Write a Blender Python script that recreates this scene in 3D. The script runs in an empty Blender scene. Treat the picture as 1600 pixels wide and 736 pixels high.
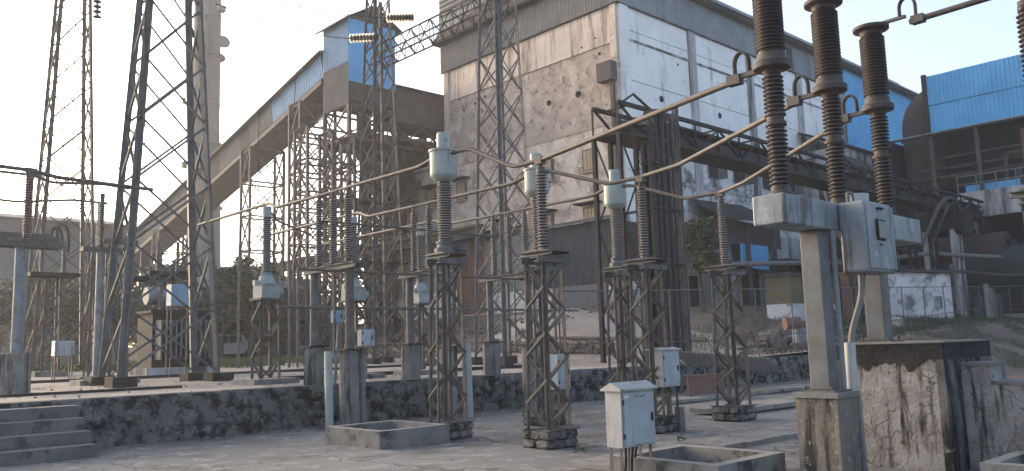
import bpy, math, random
from mathutils import Vector as V, Matrix
from mathutils import noise as mn
random.seed(11)
R_ = math.radians
S = bpy.context.scene
COL = S.collection

# ------------------------------------------------------------------ camera
FPX, PITCH, ROLL, YAW = 1305.5, R_(7.586), R_(-1.675), R_(46.825)
CAM = V((0, 0, 1.6))
cF = V((math.cos(PITCH)*math.cos(YAW), math.cos(PITCH)*math.sin(YAW), math.sin(PITCH)))
_r = V((math.sin(YAW), -math.cos(YAW), 0)); _u = _r.cross(cF)
cR = _r*math.cos(ROLL) + _u*math.sin(ROLL)
cU = _u*math.cos(ROLL) - _r*math.sin(ROLL)
cd = bpy.data.cameras.new('camera'); cam = bpy.data.objects.new('camera', cd); COL.objects.link(cam)
cd.sensor_width = 36.0; cd.lens = 36.0*FPX/1600.0; cd.clip_start = 0.1; cd.clip_end = 6000
M3 = Matrix((cR, cU, -cF)).transposed()
cam.matrix_world = Matrix.Translation(CAM) @ M3.to_4x4()
S.camera = cam

# ------------------------------------------------------------------ sky, sun, exposure
SUN_AZ, SUN_EL = V((-0.16, 0.985, 0)).normalized(), R_(14)
wd = bpy.data.worlds.new('World'); S.world = wd; wd.use_nodes = True
nt = wd.node_tree; bgn = nt.nodes['Background']
sky = nt.nodes.new('ShaderNodeTexSky'); sky.sky_type = 'NISHITA'; sky.sun_disc = False
sky.sun_elevation = SUN_EL
sky.sun_rotation = math.atan2(SUN_AZ.x, SUN_AZ.y)
sky.air_density = 0.7; sky.dust_density = 4.0; sky.ozone_density = 0.6; sky.altitude = 0
nt.links.new(sky.outputs[0], bgn.inputs[0]); bgn.inputs[1].default_value = 0.15
sl = bpy.data.lights.new('sun', 'SUN'); sl.energy = 0.5; sl.angle = R_(24); sl.color = (1, .87, .75)
so = bpy.data.objects.new('sun', sl); COL.objects.link(so)
sd = V((SUN_AZ.x*math.cos(SUN_EL), SUN_AZ.y*math.cos(SUN_EL), math.sin(SUN_EL)))
so.rotation_euler = sd.to_track_quat('Z', 'Y').to_euler()
S.view_settings.view_transform = 'Standard'; S.view_settings.look = 'None'
S.view_settings.exposure = 2.02; S.view_settings.gamma = 1.0
S.cycles.max_bounces = 6; S.cycles.volume_bounces = 0

# ------------------------------------------------------------------ survey helper: a sight line meets a known plane
def at(px, py, **k):
    d = cF + cR*((px-800)/FPX) - cU*((py-368)/FPX)
    a, v = list(k.items())[0]
    if a == 'D': return CAM + d*v
    i = 'XYZ'.index(a)
    return CAM + d*((v-CAM[i])/d[i])

# ------------------------------------------------------------------ materials
MATS = {}
def mat(name, c1, c2=None, sc=1.5, rough=.85, metal=0, c3=None, dirt=.5, dsc=1.0, streak=False, c4=None, d4=.6, sc4=3.0,
        bump=.25, bsc=25, dust=None, crack=0, spread=.07, dist=.02, stretch=1.0):
    m = bpy.data.materials.new(name); m.use_nodes = True; N = m.node_tree.nodes; L = m.node_tree.links
    b = N['Principled BSDF']; b.inputs['Roughness'].default_value = rough; b.inputs['Metallic'].default_value = metal
    b.inputs['Specular IOR Level'].default_value = .3
    g = N.new('ShaderNodeNewGeometry')
    def nz(scale, zs=1.0, det=8, rg=.6):
        mp = N.new('ShaderNodeMapping'); L.new(g.outputs['Position'], mp.inputs[0]); mp.inputs['Scale'].default_value = (1, 1, zs)
        n = N.new('ShaderNodeTexNoise'); L.new(mp.outputs[0], n.inputs['Vector'])
        n.inputs['Scale'].default_value = scale; n.inputs['Detail'].default_value = det; n.inputs['Roughness'].default_value = rg
        return n.outputs['Fac']
    def ramp(src, lo, hi):
        r = N.new('ShaderNodeMapRange'); L.new(src, r.inputs[0]); r.inputs[1].default_value = lo; r.inputs[2].default_value = hi
        return r.outputs[0]
    def mix(fac, a, bb):
        x = N.new('ShaderNodeMix'); x.data_type = 'RGBA'
        L.new(fac, x.inputs[0])
        for s, i in ((a, 6), (bb, 7)):
            if isinstance(s, tuple): x.inputs[i].default_value = (*s, 1)
            else: L.new(s, x.inputs[i])
        return x.outputs[2]
    c2 = c2 or tuple(x*.7 for x in c1)
    col = mix(ramp(nz(sc, stretch), .36, .64), c1, c2)
    if c3: col = mix(ramp(nz(dsc, .12 if streak else 1.0, 10, .68), 1-dirt-spread*.5, 1-dirt+spread), col, c3)
    if c4: col = mix(ramp(nz(sc4, 1.0, 10, .7), 1-d4-.03, 1-d4+.08), col, c4)
    if crack:
        vo = N.new('ShaderNodeTexVoronoi'); vo.feature = 'DISTANCE_TO_EDGE'; vo.inputs['Scale'].default_value = crack
        ad = N.new('ShaderNodeVectorMath'); L.new(g.outputs['Position'], ad.inputs[0])
        nn = N.new('ShaderNodeTexNoise'); nn.inputs['Scale'].default_value = 2.0; L.new(g.outputs['Position'], nn.inputs['Vector'])
        L.new(nn.outputs['Color'], ad.inputs[1]); L.new(ad.outputs[0], vo.inputs['Vector'])
        col = mix(ramp(vo.outputs['Distance'], .012, .0), col, tuple(x*.45 for x in c2))
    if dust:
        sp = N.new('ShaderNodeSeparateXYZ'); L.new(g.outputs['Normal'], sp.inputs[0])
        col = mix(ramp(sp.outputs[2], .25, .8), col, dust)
    L.new(col, b.inputs['Base Color'])
    if bump:
        bp = N.new('ShaderNodeBump'); bp.inputs['Strength'].default_value = bump; bp.inputs['Distance'].default_value = dist
        L.new(nz(bsc, 1, 6, .65), bp.inputs['Height']); L.new(bp.outputs[0], b.inputs['Normal'])
    MATS[name] = m
    return m
mat('yard', (.19,.183,.17), (.135,.129,.12), .35, .95, c3=(.095,.09,.085), dirt=.44, dsc=.5, c4=(.28,.265,.24), d4=.44, sc4=2.2, bump=.5, bsc=14, crack=.22, dist=.03)
mat('gravel', (.34,.305,.27), (.25,.225,.20), .5, .95, c3=(.12,.11,.10), dirt=.40, dsc=.8, c4=(.31,.28,.25), d4=.40, sc4=9, bump=.9, bsc=30, dist=.05)
mat('dirt', (.19,.148,.115), (.115,.092,.075), .4, .95, c3=(.10,.105,.06), dirt=.36, dsc=.25, c4=(.27,.235,.2), d4=.38, sc4=4, bump=.9, bsc=12, dist=.08)
mat('soil', (.15,.135,.10), (.09,.09,.05), .1, .95, bump=.5, bsc=5)
mat('plaster_wall', (.165,.17,.162), (.10,.105,.102), 1.6, .95, c3=(.013,.014,.015), dirt=.505, dsc=3.2, c4=(.24,.24,.225), d4=.42, sc4=5, bump=1.0, bsc=14, dist=.08)
mat('wall_stone', (.15,.145,.14), (.06,.06,.062), 5, .9, c3=(.02,.02,.021), dirt=.45, dsc=6, bump=.7, bsc=30)
mat('step_concrete', (.15,.148,.14), (.085,.086,.086), 1.4, .95, c3=(.05,.052,.053), dirt=.45, dsc=2.5, bump=.7, bsc=20, dust=(.21,.195,.18))
mat('black_concrete', (.38,.365,.345), (.22,.20,.178), 3.5, .9, c3=(.03,.028,.026), dirt=.455, dsc=6.0, streak=True, c4=(.03,.029,.028), d4=.40, sc4=11, bump=1.0, bsc=24, dist=.03, crack=1.1)
mat('dark_streak', (.17,.165,.16), (.06,.06,.06), 3.5, .9, c3=(.014,.014,.015), dirt=.53, dsc=4.0, streak=True, c4=(.28,.27,.26), d4=.38, sc4=7, bump=1.0, bsc=24, dist=.03)  # darker streaked concrete for the front face and corner strips
mat('black_mould', (.035,.034,.034), (.016,.016,.017), 3, .9, c3=(.16,.155,.15), dirt=.34, dsc=2.6, streak=True, bump=.8, bsc=24, dist=.03)
mat('pillar_concrete', (.215,.21,.195), (.135,.132,.125), 2.5, .9, c3=(.035,.035,.036), dirt=.49, dsc=4.5, streak=True, bump=.6, bsc=22)
mat('ochre_concrete', (.20,.175,.135), (.135,.12,.10), 2.5, .9, c3=(.03,.029,.028), dirt=.47, dsc=4.5, streak=True, c4=(.33,.30,.25), d4=.40, sc4=12, bump=.7, bsc=22)
mat('kerb', (.21,.205,.19), (.13,.13,.125), 3, .92, c3=(.045,.046,.046), dirt=.42, dsc=3, bump=.7, bsc=25, dust=(.245,.23,.21))
mat('slab', (.25,.232,.21), (.18,.168,.155), 1.2, .92, c3=(.09,.088,.084), dirt=.40, dsc=2, bump=.5, bsc=25, crack=.6)
mat('rust_steel', (.138,.122,.110), (.090,.078,.070), 6, .75, .25, c3=(.165,.155,.145), dirt=.42, dsc=3, bump=.3, bsc=60)
mat('grey_steel', (.16,.162,.163), (.105,.10,.096), 5, .7, .3, c3=(.12,.085,.065), dirt=.40, dsc=3.5, bump=.25, bsc=60)
mat('blue_steel', (.24,.265,.285), (.165,.18,.19), 4, .65, .3, c3=(.14,.105,.08), dirt=.37, dsc=3, bump=.2, bsc=60)
mat('tower_steel', (.135,.142,.146), (.095,.098,.10), 3, .7, .3, c3=(.10,.078,.063), dirt=.42, dsc=2.5, bump=.2, bsc=60)
mat('dark_steel', (.034,.033,.034), (.020,.020,.021), 3, .8, .2, c3=(.06,.048,.04), dirt=.36, dsc=2, bump=.3, bsc=40)
mat('trestle_steel', (.115,.106,.10), (.072,.066,.063), 2, .8, .2, c3=(.125,.092,.072), dirt=.4, dsc=1.5, bump=.2, bsc=30)
mat('bus_tube', (.125,.112,.102), (.085,.074,.067), 5, .62, .35, c3=(.085,.068,.058), dirt=.42, dsc=6, bump=.15, bsc=60)
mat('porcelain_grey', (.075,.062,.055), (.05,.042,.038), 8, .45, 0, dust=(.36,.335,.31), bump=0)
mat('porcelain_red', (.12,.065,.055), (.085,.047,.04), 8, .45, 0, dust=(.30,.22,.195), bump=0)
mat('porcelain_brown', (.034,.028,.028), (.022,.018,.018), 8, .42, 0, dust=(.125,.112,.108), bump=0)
mat('breaker_cap', (.10,.086,.077), (.062,.053,.048), 6, .7, .2, bump=.3, bsc=50)
mat('ct_paint', (.33,.37,.345), (.265,.295,.275), 3, .55, 0, c3=(.17,.16,.14), dirt=.36, dsc=4, streak=True, bump=.1, bsc=30)
mat('cvt_paint', (.27,.315,.305), (.20,.235,.23), 4, .6, 0, c3=(.12,.12,.11), dirt=.38, dsc=5, streak=True, bump=.1, bsc=30)
mat('box_paint', (.35,.405,.43), (.285,.33,.35), 2.5, .55, 0, c3=(.16,.145,.13), dirt=.43, dsc=6, streak=True, bump=.06, bsc=20)
mat('kiosk_white', (.36,.365,.35), (.29,.295,.285), 2.5, .55, 0, c3=(.16,.14,.12), dirt=.42, dsc=5, streak=True, bump=.06, bsc=20)
mat('plinth_stone', (.17,.165,.155), (.075,.073,.07), 7, .9, c3=(.02,.02,.02), dirt=.48, dsc=4, c4=(.36,.35,.33), d4=.36, sc4=9, bump=.6, bsc=30)
mat('box_grey', (.42,.43,.42), (.34,.35,.345), 2.5, .55, 0, c3=(.20,.175,.15), dirt=.35, dsc=5, streak=True, bump=.06, bsc=20)
mat('breaker_paint', (.255,.29,.312), (.17,.195,.21), 2.2, .55, .1, c3=(.085,.078,.072), dirt=.445, dsc=5, streak=True, c4=(.34,.36,.37), d4=.38, sc4=4, bump=.08, bsc=24)
mat('breaker_column', (.15,.158,.162), (.10,.10,.098), 3, .65, .1, c3=(.17,.115,.08), dirt=.38, dsc=4, streak=True, bump=.15, bsc=30)
mat('blue_box', (.20,.33,.43), (.15,.255,.34), 3, .55, 0, c3=(.12,.12,.12), dirt=.34, dsc=5, streak=True, bump=.05)
mat('glass_dark', (.03,.035,.04), (.02,.022,.025), 3, .12, 0, bump=0)
mat('hole_shade', (.012,.011,.010), (.008,.008,.008), 3, .95, 0, bump=0)  # near-black colour paints the shade inside holes, openings and pits
mat('warm_cream', (.70,.585,.485), (.57,.47,.39), .6, .9, c3=(.27,.205,.16), dirt=.45, dsc=1.1, streak=True, bump=.4, bsc=5, dist=.05)
mat('warm_cement', (.50,.40,.325), (.37,.295,.238), .6, .92, c3=(.68,.57,.475), dirt=.47, dsc=1.1, c4=(.22,.175,.142), d4=.46, sc4=2.2, bump=.6, bsc=4, dist=.08, stretch=2.5)
mat('warm_patchy', (.74,.625,.52), (.54,.44,.36), .7, .92, c3=(.25,.19,.15), dirt=.47, dsc=.8, c4=(.80,.72,.63), d4=.43, sc4=1.6, bump=.6, bsc=4, dist=.08)
mat('white_panel', (.90,.875,.83), (.80,.775,.735), .4, .9, c3=(.40,.39,.38), dirt=.40, dsc=.7, streak=True, c4=(.58,.57,.56), d4=.40, sc4=1.5, bump=.35, bsc=5, dist=.05)
mat('white_stained', (.70,.69,.675), (.52,.51,.50), .5, .9, c3=(.10,.097,.093), dirt=.46, dsc=.6, c4=(.25,.24,.23), d4=.43, sc4=1.4, bump=.4, bsc=5, dist=.05)
mat('col_stained', (.50,.495,.485), (.32,.315,.31), .7, .9, c3=(.10,.098,.096), dirt=.50, dsc=.9, streak=True, bump=.4, bsc=6, dist=.05)
mat('clad_warm', (.235,.22,.20), (.185,.172,.156), .8, .75, .1, c3=(.16,.125,.10), dirt=.38, dsc=1.0, streak=True, bump=.1, bsc=10)
mat('clad_cool', (.27,.305,.325), (.21,.24,.258), .8, .7, .1, c3=(.12,.125,.13), dirt=.38, dsc=.9, streak=True, bump=.1, bsc=10)
mat('clad_blue', (.15,.48,.76), (.115,.39,.65), .5, .6, 0, c3=(.07,.13,.20), dirt=.34, dsc=1.1, streak=True, bump=.08, bsc=10)
mat('clad_blue_pale', (.17,.31,.46), (.13,.245,.375), .5, .65, 0, c3=(.15,.17,.19), dirt=.36, dsc=1.0, streak=True, bump=.08)
mat('clad_rust', (.12,.102,.094), (.085,.072,.067), .6, .8, .1, c3=(.09,.068,.058), dirt=.42, dsc=.9, streak=True, bump=.15, bsc=10)
mat('clad_greybrown', (.16,.157,.15), (.115,.112,.106), .6, .8, .1, c3=(.12,.085,.068), dirt=.40, dsc=.9, streak=True, bump=.15, bsc=10)
mat('clad_grey', (.25,.246,.23), (.235,.228,.21), .8, .75, .1, c3=(.17,.15,.13), dirt=.38, dsc=1, streak=True, bump=.1)
mat('clad_red', (.21,.12,.095), (.15,.085,.07), .8, .8, .1, c3=(.10,.065,.055), dirt=.4, dsc=1.2, streak=True, bump=.1)
mat('clad_navy', (.055,.066,.085), (.038,.046,.060), .8, .65, .1, c3=(.12,.115,.11), dirt=.36, dsc=1.2, streak=True, bump=.1)
mat('navy_shade', (.014,.020,.034), (.009,.012,.02), 1, .8, 0, c3=(.03,.03,.034), dirt=.4, dsc=1, streak=True, bump=.1)  # darker copy of the navy cladding, interior shade put into its colour
mat('roof_dark', (.05,.05,.053), (.034,.034,.036), 1, .8, .1, c3=(.085,.073,.063), dirt=.38, dsc=1.5, bump=.15)
mat('sheet_asbestos', (.065,.067,.07), (.045,.046,.048), 1, .85, 0, c3=(.03,.03,.03), dirt=.42, dsc=1.2, bump=.15)
mat('limewash', (.66,.64,.60), (.48,.46,.43), .8, .9, c3=(.20,.17,.145), dirt=.46, dsc=1.0, bump=.2)
mat('pale_masonry', (.42,.37,.315), (.31,.265,.225), 2, .9, c3=(.17,.13,.11), dirt=.4, dsc=2, bump=.6, bsc=14)
mat('rubble', (.19,.155,.135), (.11,.092,.082), 2.5, .95, c3=(.27,.235,.205), dirt=.36, dsc=3, bump=.8, bsc=18)
mat('rust_pipe', (.095,.075,.064), (.062,.05,.044), 2, .8, .2, c3=(.07,.058,.052), dirt=.4, dsc=2, bump=.2)
mat('green_tank', (.03,.06,.05), (.02,.035,.03), 1, .7, 0, c3=(.04,.04,.04), dirt=.44, dsc=1.2, bump=.1)
mat('window_wood', (.46,.34,.21), (.32,.22,.13), 5, .6, 0, bump=.1)
mat('window_steel', (.13,.12,.115), (.08,.075,.072), 4, .7, 0, bump=.1)
mat('cable_black', (.022,.022,.024), (.014,.014,.016), 3, .6, 0, dust=(.07,.063,.058), bump=.1)
mat('conduit', (.20,.197,.187), (.14,.138,.13), 4, .7, 0, c3=(.13,.12,.105), dirt=.4, dsc=5, streak=True, bump=.1)
mat('far_grey', (.15,.155,.16), (.11,.115,.12), .2, .9, bump=0)
mat('far_roof', (.15,.145,.145), (.10,.10,.10), .2, .9, bump=0)
mat('leaf', (.060,.085,.030), (.035,.055,.018), 6, .7, 0, c3=(.085,.075,.045), dirt=.38, dsc=4, bump=0)
mat('leaf_dusty', (.085,.088,.060), (.045,.05,.032), 3, .8, 0, c3=(.10,.085,.065), dirt=.4, dsc=3, bump=0)
mat('leaf_hazy', (.085,.095,.065), (.055,.063,.042), 3, .8, 0, c3=(.10,.09,.07), dirt=.4, dsc=3, bump=0)  # leaf colour made paler and greyer to paint distance haze into it
mat('grass', (.10,.135,.045), (.065,.09,.03), 3, .8, 0, bump=0)
mat('bark', (.09,.07,.055), (.055,.044,.036), 8, .9, bump=.4)
mat('car_white', (.70,.71,.71), (.64,.65,.65), 1, .35, 0, bump=0)
mat('tyre', (.02,.02,.02), (.03,.03,.03), 5, .9, bump=0)
mat('chimney_grey', (.12,.122,.122), (.09,.091,.092), .25, .9, c3=(.20,.195,.19), dirt=.4, dsc=.3, streak=True, bump=.1, bsc=4)
mat('yellow_paint', (.16,.135,.075), (.115,.10,.065), 1, .8, c3=(.2,.17,.1), dirt=.4, dsc=1, bump=.1)

# ------------------------------------------------------------------ object helpers
WL = {}                       # world location of every Empty / mesh origin (no object here carries rotation above its parts)
def thing(name, label, cat, loc, group=None):
    o = bpy.data.objects.new(name, None); COL.objects.link(o); o.empty_display_size = .2
    o.location = loc; WL[o.name] = V(loc); o['label'] = label; o['category'] = cat
    if group: o['group'] = group
    return o
def tag(o, label, cat, group=None):
    o['label'] = label; o['category'] = cat
    if group: o['group'] = group
    return o
def struct(o, kind='structure', label=None):
    o['kind'] = kind
    if label: o['label'] = label
    return o
def obj(name, me, parent=None, loc=(0, 0, 0), m4=None):
    o = bpy.data.objects.new(name, me); COL.objects.link(o)
    loc = V(loc)
    if parent is not None:
        o.parent = parent; base = WL[parent.name]
    else: base = V((0, 0, 0))
    if m4 is not None:
        o.matrix_basis = Matrix.Translation(-base) @ m4
        WL[o.name] = m4.translation.copy()
    else:
        o.location = loc - base; WL[o.name] = loc
    return o
class MB:
    def __init__(s): s.v = []; s.f = []; s.sm = []
    def face(s, pts, sm=False):
        n = len(s.v); s.v += [V(p) for p in pts]; s.f.append(tuple(range(n, n+len(pts)))); s.sm.append(sm)
    def box(s, a, b):
        x0, y0, z0 = a; x1, y1, z1 = b; n = len(s.v)
        s.v += [V(p) for p in ((x0,y0,z0),(x1,y0,z0),(x1,y1,z0),(x0,y1,z0),(x0,y0,z1),(x1,y0,z1),(x1,y1,z1),(x0,y1,z1))]
        s.f += [tuple(n+i for i in q) for q in ((0,3,2,1),(4,5,6,7),(0,1,5,4),(1,2,6,5),(2,3,7,6),(3,0,4,7))]; s.sm += [False]*6
        return s
    def cbox(s, c, d): return s.box((c[0]-d[0]/2, c[1]-d[1]/2, c[2]-d[2]/2), (c[0]+d[0]/2, c[1]+d[1]/2, c[2]+d[2]/2))
    def prism(s, pts, d):
        d = V(d); p = [V(q) for q in pts]; k = len(p); n = len(s.v)
        s.v += p + [q+d for q in p]
        s.f += [tuple(range(n+k-1, n-1, -1)), tuple(range(n+k, n+2*k))] + [(n+i, n+(i+1) % k, n+k+(i+1) % k, n+k+i) for i in range(k)]
        s.sm += [False]*(k+2)
        return s
    def tube(s, pts, r, n=10, r1=None, cap=True):
        p = [V(q) for q in pts]; k = len(p); st = len(s.v)
        for i in range(k):
            t = (p[min(i+1, k-1)]-p[max(i-1, 0)]).normalized()
            if i == 0:
                a = t.orthogonal().normalized()
            else:
                a = (a - t*a.dot(t)).normalized()
            b = t.cross(a); rr = r if r1 is None else r+(r1-r)*i/(k-1)
            s.v += [p[i]+(a*math.cos(2*math.pi*j/n)+b*math.sin(2*math.pi*j/n))*rr for j in range(n)]
        for i in range(k-1):
            for j in range(n):
                s.f.append((st+i*n+j, st+i*n+(j+1) % n, st+(i+1)*n+(j+1) % n, st+(i+1)*n+j)); s.sm.append(True)
        if cap:
            s.f += [tuple(st+j for j in range(n-1, -1, -1)), tuple(st+(k-1)*n+j for j in range(n))]; s.sm += [False, False]
        return s
    def lathe(s, c, prof, n=18):
        c = V(c); st = len(s.v)
        for r, z in prof:
            s.v += [c+V((r*math.cos(2*math.pi*j/n), r*math.sin(2*math.pi*j/n), z)) for j in range(n)]
        for i in range(len(prof)-1):
            for j in range(n):
                s.f.append((st+i*n+j, st+i*n+(j+1) % n, st+(i+1)*n+(j+1) % n, st+(i+1)*n+j)); s.sm.append(True)
        k = len(prof)-1
        s.f += [tuple(st+j for j in range(n-1, -1, -1)), tuple(st+k*n+j for j in range(n))]; s.sm += [False, False]
        return s
    def mesh(s, name, m, org=V((0, 0, 0))):
        me = bpy.data.meshes.new(name); me.from_pydata([v-org for v in s.v], [], s.f); me.materials.append(MATS[m])
        me.polygons.foreach_set('use_smooth', s.sm); me.update()
        return me
    def build(s, name, m, parent=None, sharp=True):
        if parent is not None: org = WL[parent.name]
        else:
            xs = [v.x for v in s.v]; ys = [v.y for v in s.v]; org = V(((min(xs)+max(xs))/2, (min(ys)+max(ys))/2, min(v.z for v in s.v)))
        me = s.mesh(name, m, org)
        if sharp and any(s.sm): me.set_sharp_from_angle(angle=R_(38))
        return obj(name, me, parent, org)
def bx(name, a, b, m, parent=None): return MB().box(a, b).build(name, m, parent)

CACHE = {}
def unit(kind, m):
    k = (kind, m)
    if k not in CACHE:
        b = MB()
        if kind == 'box': b.box((-.5, -.5, 0), (.5, .5, 1))
        elif kind == 'angle':
            t = .16
            b.prism([(-.5,-.5,0),(.5,-.5,0),(.5,-.5+t,0),(-.5+t,-.5+t,0),(-.5+t,.5,0),(-.5,.5,0)], (0, 0, 1))
        elif kind == 'chan':
            t = .18
            b.prism([(-.5,-.5,0),(.5,-.5,0),(.5,-.5+t,0),(-.5+t,-.5+t,0),(-.5+t,.5-t,0),(.5,.5-t,0),(.5,.5,0),(-.5,.5,0)], (0, 0, 1))
        elif kind == 'rod': b.tube([(0,0,0),(0,0,1)], .5, 8)
        CACHE[k] = b.mesh(kind, m)
    return CACHE[k]
def bar(name, p, q, w, m, parent, kind='angle', d=None, out=None):
    """a rolled-steel member from p to q; 'out' points away from the corner its heel sits on"""
    p, q = V(p), V(q); z = (q-p); ln = z.length; z /= ln
    ref = V(out) if out is not None else (V((0, 0, 1)) if abs(z.z) < .9 else V((1, 0, 0)))
    y = ref - z*ref.dot(z)
    if y.length < 1e-4: y = z.orthogonal()
    y.normalize(); x = y.cross(z)
    if out is not None and kind == 'angle':
        x, y = (x+y).normalized(), (y-x).normalized()     # turn 45 deg so the two flanges straddle 'out'
        x, y = -x, -y
        if x.cross(y).dot(z) < 0: x, y = y, x
    d = d or w
    m4 = Matrix((x*w, y*d, z*ln)).transposed().to_4x4(); m4.translation = p
    return obj(name, unit(kind, m), parent, m4=m4)

def insulator(parent, base, h, rc, rs, n, m, name='insulator', seg=16):
    k = ('ins', h, rc, rs, n, m)
    if k not in CACHE:
        pr = [(rc*1.25, 0), (rc*1.25, h*.035), (rc, h*.04)]; p = h*.92/n; z = h*.04
        for i in range(n):
            pr += [(rc, z+p*.12), (rs, z+p*.30), (rs*.985, z+p*.46), (rc*1.15, z+p*.74)]; z += p
        pr += [(rc, h*.962), (rc*1.25, h*.966), (rc*1.25, h)]
        CACHE[k] = MB().lathe((0, 0, 0), pr, seg).mesh('insulator', m)
    return obj(name, CACHE[k], parent, base)

def bend(pts, r=.12, n=5):
    """round the corners of a polyline"""
    p = [V(q) for q in pts]; o = [p[0]]
    for i in range(1, len(p)-1):
        a = (p[i-1]-p[i]); b = (p[i+1]-p[i]); k = min(r, a.length*.45, b.length*.45)
        A = p[i]+a.normalized()*k; B = p[i]+b.normalized()*k
        for j in range(n+1):
            t = j/n; o.append(A*(1-t)**2 + p[i]*2*t*(1-t) + B*t*t)
    o.append(p[-1]); return o

STONES = []
def stone_mesh(i, m):
    k = ('stone', i, m)
    if k not in CACHE:
        rnd = random.Random(i*7+3); b = MB()
        g = [(-.5, -.33, 0, .33, .5)][0]; n = 3
        idx = {}
        def vid(x, y, z):
            q = (x, y, z)
            if q not in idx:
                p = V((x/n-.5, y/n-.5, z/n-.5)); e = sum(1 for c in (x, y, z) if c in (0, n))
                p *= (1, 1, .90, .78)[e]; p += V((rnd.uniform(-.06,.06), rnd.uniform(-.06,.06), rnd.uniform(-.06,.06)))
                idx[q] = len(b.v); b.v.append(p)
            return idx[q]
        for u in range(n):
            for w in range(n):
                for ax in range(3):
                    for s_ in (0, n):
                        qs = [(u, w), (u+1, w), (u+1, w+1), (u, w+1)]
                        if (s_ == 0) != (ax == 1): qs.reverse()
                        f = []
                        for (a, c) in qs:
                            co = [a, c]; co.insert(ax, s_); f.append(vid(*co))
                        b.f.append(tuple(f)); b.sm.append(False)
        CACHE[k] = b.mesh('stone', m)
    return CACHE[k]
def stone(c, d, m, parent, rnd, name='stone', rot=.15):
    m4 = Matrix.Translation(V(c)) @ Matrix.Rotation(rnd.uniform(-rot, rot), 4, 'Y') @ Matrix.Rotation(rnd.uniform(-rot, rot), 4, 'Z') @ Matrix.Diagonal((d[0], d[1], d[2], 1))
    return obj(name, stone_mesh(rnd.randrange(8), m), parent, m4=m4)

def lattice(parent, c, z0, z1, s0, s1, n, m, lw=.07, bw=.05, bm=None, xb=False, sy=1.0, horiz=False):
    """four angle legs with bracing on every face; s0/s1 = width at foot and head (sy scales the depth)"""
    bm = bm or m; cx, cy = c
    def P(i, z):
        t = (z-z0)/(z1-z0); s = (s0+(s1-s0)*t)/2; sx, sy_ = ((-1,-1),(1,-1),(1,1),(-1,1))[i % 4]
        return V((cx+sx*s, cy+sy_*s*sy, z))
    for i in range(4):
        o = V((cx, cy, 0)) - P(i, z0); o.z = 0
        bar('leg', P(i, z0), P(i, z1), lw, m, parent, 'angle', out=o)
    zs = [z0+.04+(z1-z0-.08)*k/n for k in range(n+1)]
    for i in range(4):
        nrm = [V((0,-1,0)), V((1,0,0)), V((0,1,0)), V((-1,0,0))][i]*.012
        for k in range(n):
            a, b = (i, i+1) if (k+i) % 2 == 0 else (i+1, i)
            bar('brace', P(a, zs[k])+nrm, P(b, zs[k+1])+nrm, bw, bm, parent, 'angle')
            if xb: bar('brace', P(b, zs[k])-nrm, P(a, zs[k+1])-nrm, bw, bm, parent, 'angle')
            if horiz and k: bar('strut', P(i, zs[k])+nrm*.5, P(i+1, zs[k])+nrm*.5, bw, bm, parent, 'angle')
    return P

def plinth(parent, c, s, z0, z1, m='pillar_concrete', stones=None, seed=1):
    x, y = c; h = s/2
    core = MB(); core.box((x-h+.02, y-h+.02, z0-.1), (x+h-.02, y+h-.02, z1))
    pl = core.build('plinth', m, parent)
    if stones:
        rnd = random.Random(seed); rows = 2; hh = (z1-z0)/rows
        for r in range(rows):
            for side in range(4):
                k = 3 if r % 2 else 2
                for j in range(k):
                    w = s/k; u = -h+w*(j+.5)
                    px_, py_ = ((u, -h+.01), (h-.01, u), (u, h-.01), (-h+.01, u))[side]
                    d = (w*.92, .07, hh*.88) if side % 2 == 0 else (.07, w*.92, hh*.88)
                    stone((x+px_, y+py_, z0+hh*(r+.48)), d, stones, pl, rnd, rot=.03)
    return pl

# ------------------------------------------------------------------ terrain
PLZ = .87
def lin(a, b, x): return max(0., min(1., (x-a)/(b-a)))
def ss(a, b, x): t = lin(a, b, x); return t*t*(3-2*t)
def TZ(x, y):
    hl = PLZ + .35*ss(28, 50, y) + .75*lin(27, 37, x)
    hr = min(3.7, PLZ + 1.45*lin(30, 54, x) + 2.7*lin(18.5, 32, y))
    t = ss(26, 35, x)*(1-ss(33, 38, y)*(1-ss(36, 39, x)))
    z = hl*(1-t)+hr*t
    return z + .05*mn.noise(V((x*.35, y*.35, 3)))*ss(19, 24, y) - .05*ss(19, 24, y)*0
WY = 16.6            # face of the retaining wall
def sheet(name, x0, x1, y0, y1, nx, ny, zf, m):
    b = MB()
    for j in range(ny+1):
        for i in range(nx+1):
            x = x0+(x1-x0)*i/nx; y = y0+(y1-y0)*j/ny; b.v.append(V((x, y, zf(x, y))))
    for j in range(ny):
        for i in range(nx):
            a = j*(nx+1)+i; b.f.append((a, a+1, a+nx+2, a+nx+1)); b.sm.append(True)
    return b.build(name, m, None, sharp=False)
g = MB(); g.face([(-380,-380,-.25),(380,-380,-.25),(380,380,-.25),(-380,380,-.25)]); struct(g.build('ground', 'soil'))
struct(sheet('lower_yard', -30, 31, -30, WY+.26, 122, 94, lambda x, y: .022*mn.noise(V((x*.5, y*.5, 0)))*ss(1, 5, y) - .02, 'yard'))
struct(sheet('dirt_slope', 31, 110, -30, WY+.26, 158, 94, lambda x, y: .05*mn.noise(V((x*.7, y*.7, 0)))*ss(1, 5, y)*lin(31, 33, x) + .022*mn.noise(V((x*.5, y*.5, 0)))*ss(1, 5, y)*(1-lin(31, 33, x)) - .02 + lin(31, 35, x)*ss(10.5, WY+.2, y)*(TZ(x, WY+.3)+.03), 'dirt'))
struct(sheet('upper_yard', -45, 34, WY+.25, 52, 158, 70, lambda x, y: TZ(x, y)+.015*mn.noise(V((x*1.2, y*1.2, 9))), 'gravel'))
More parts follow.
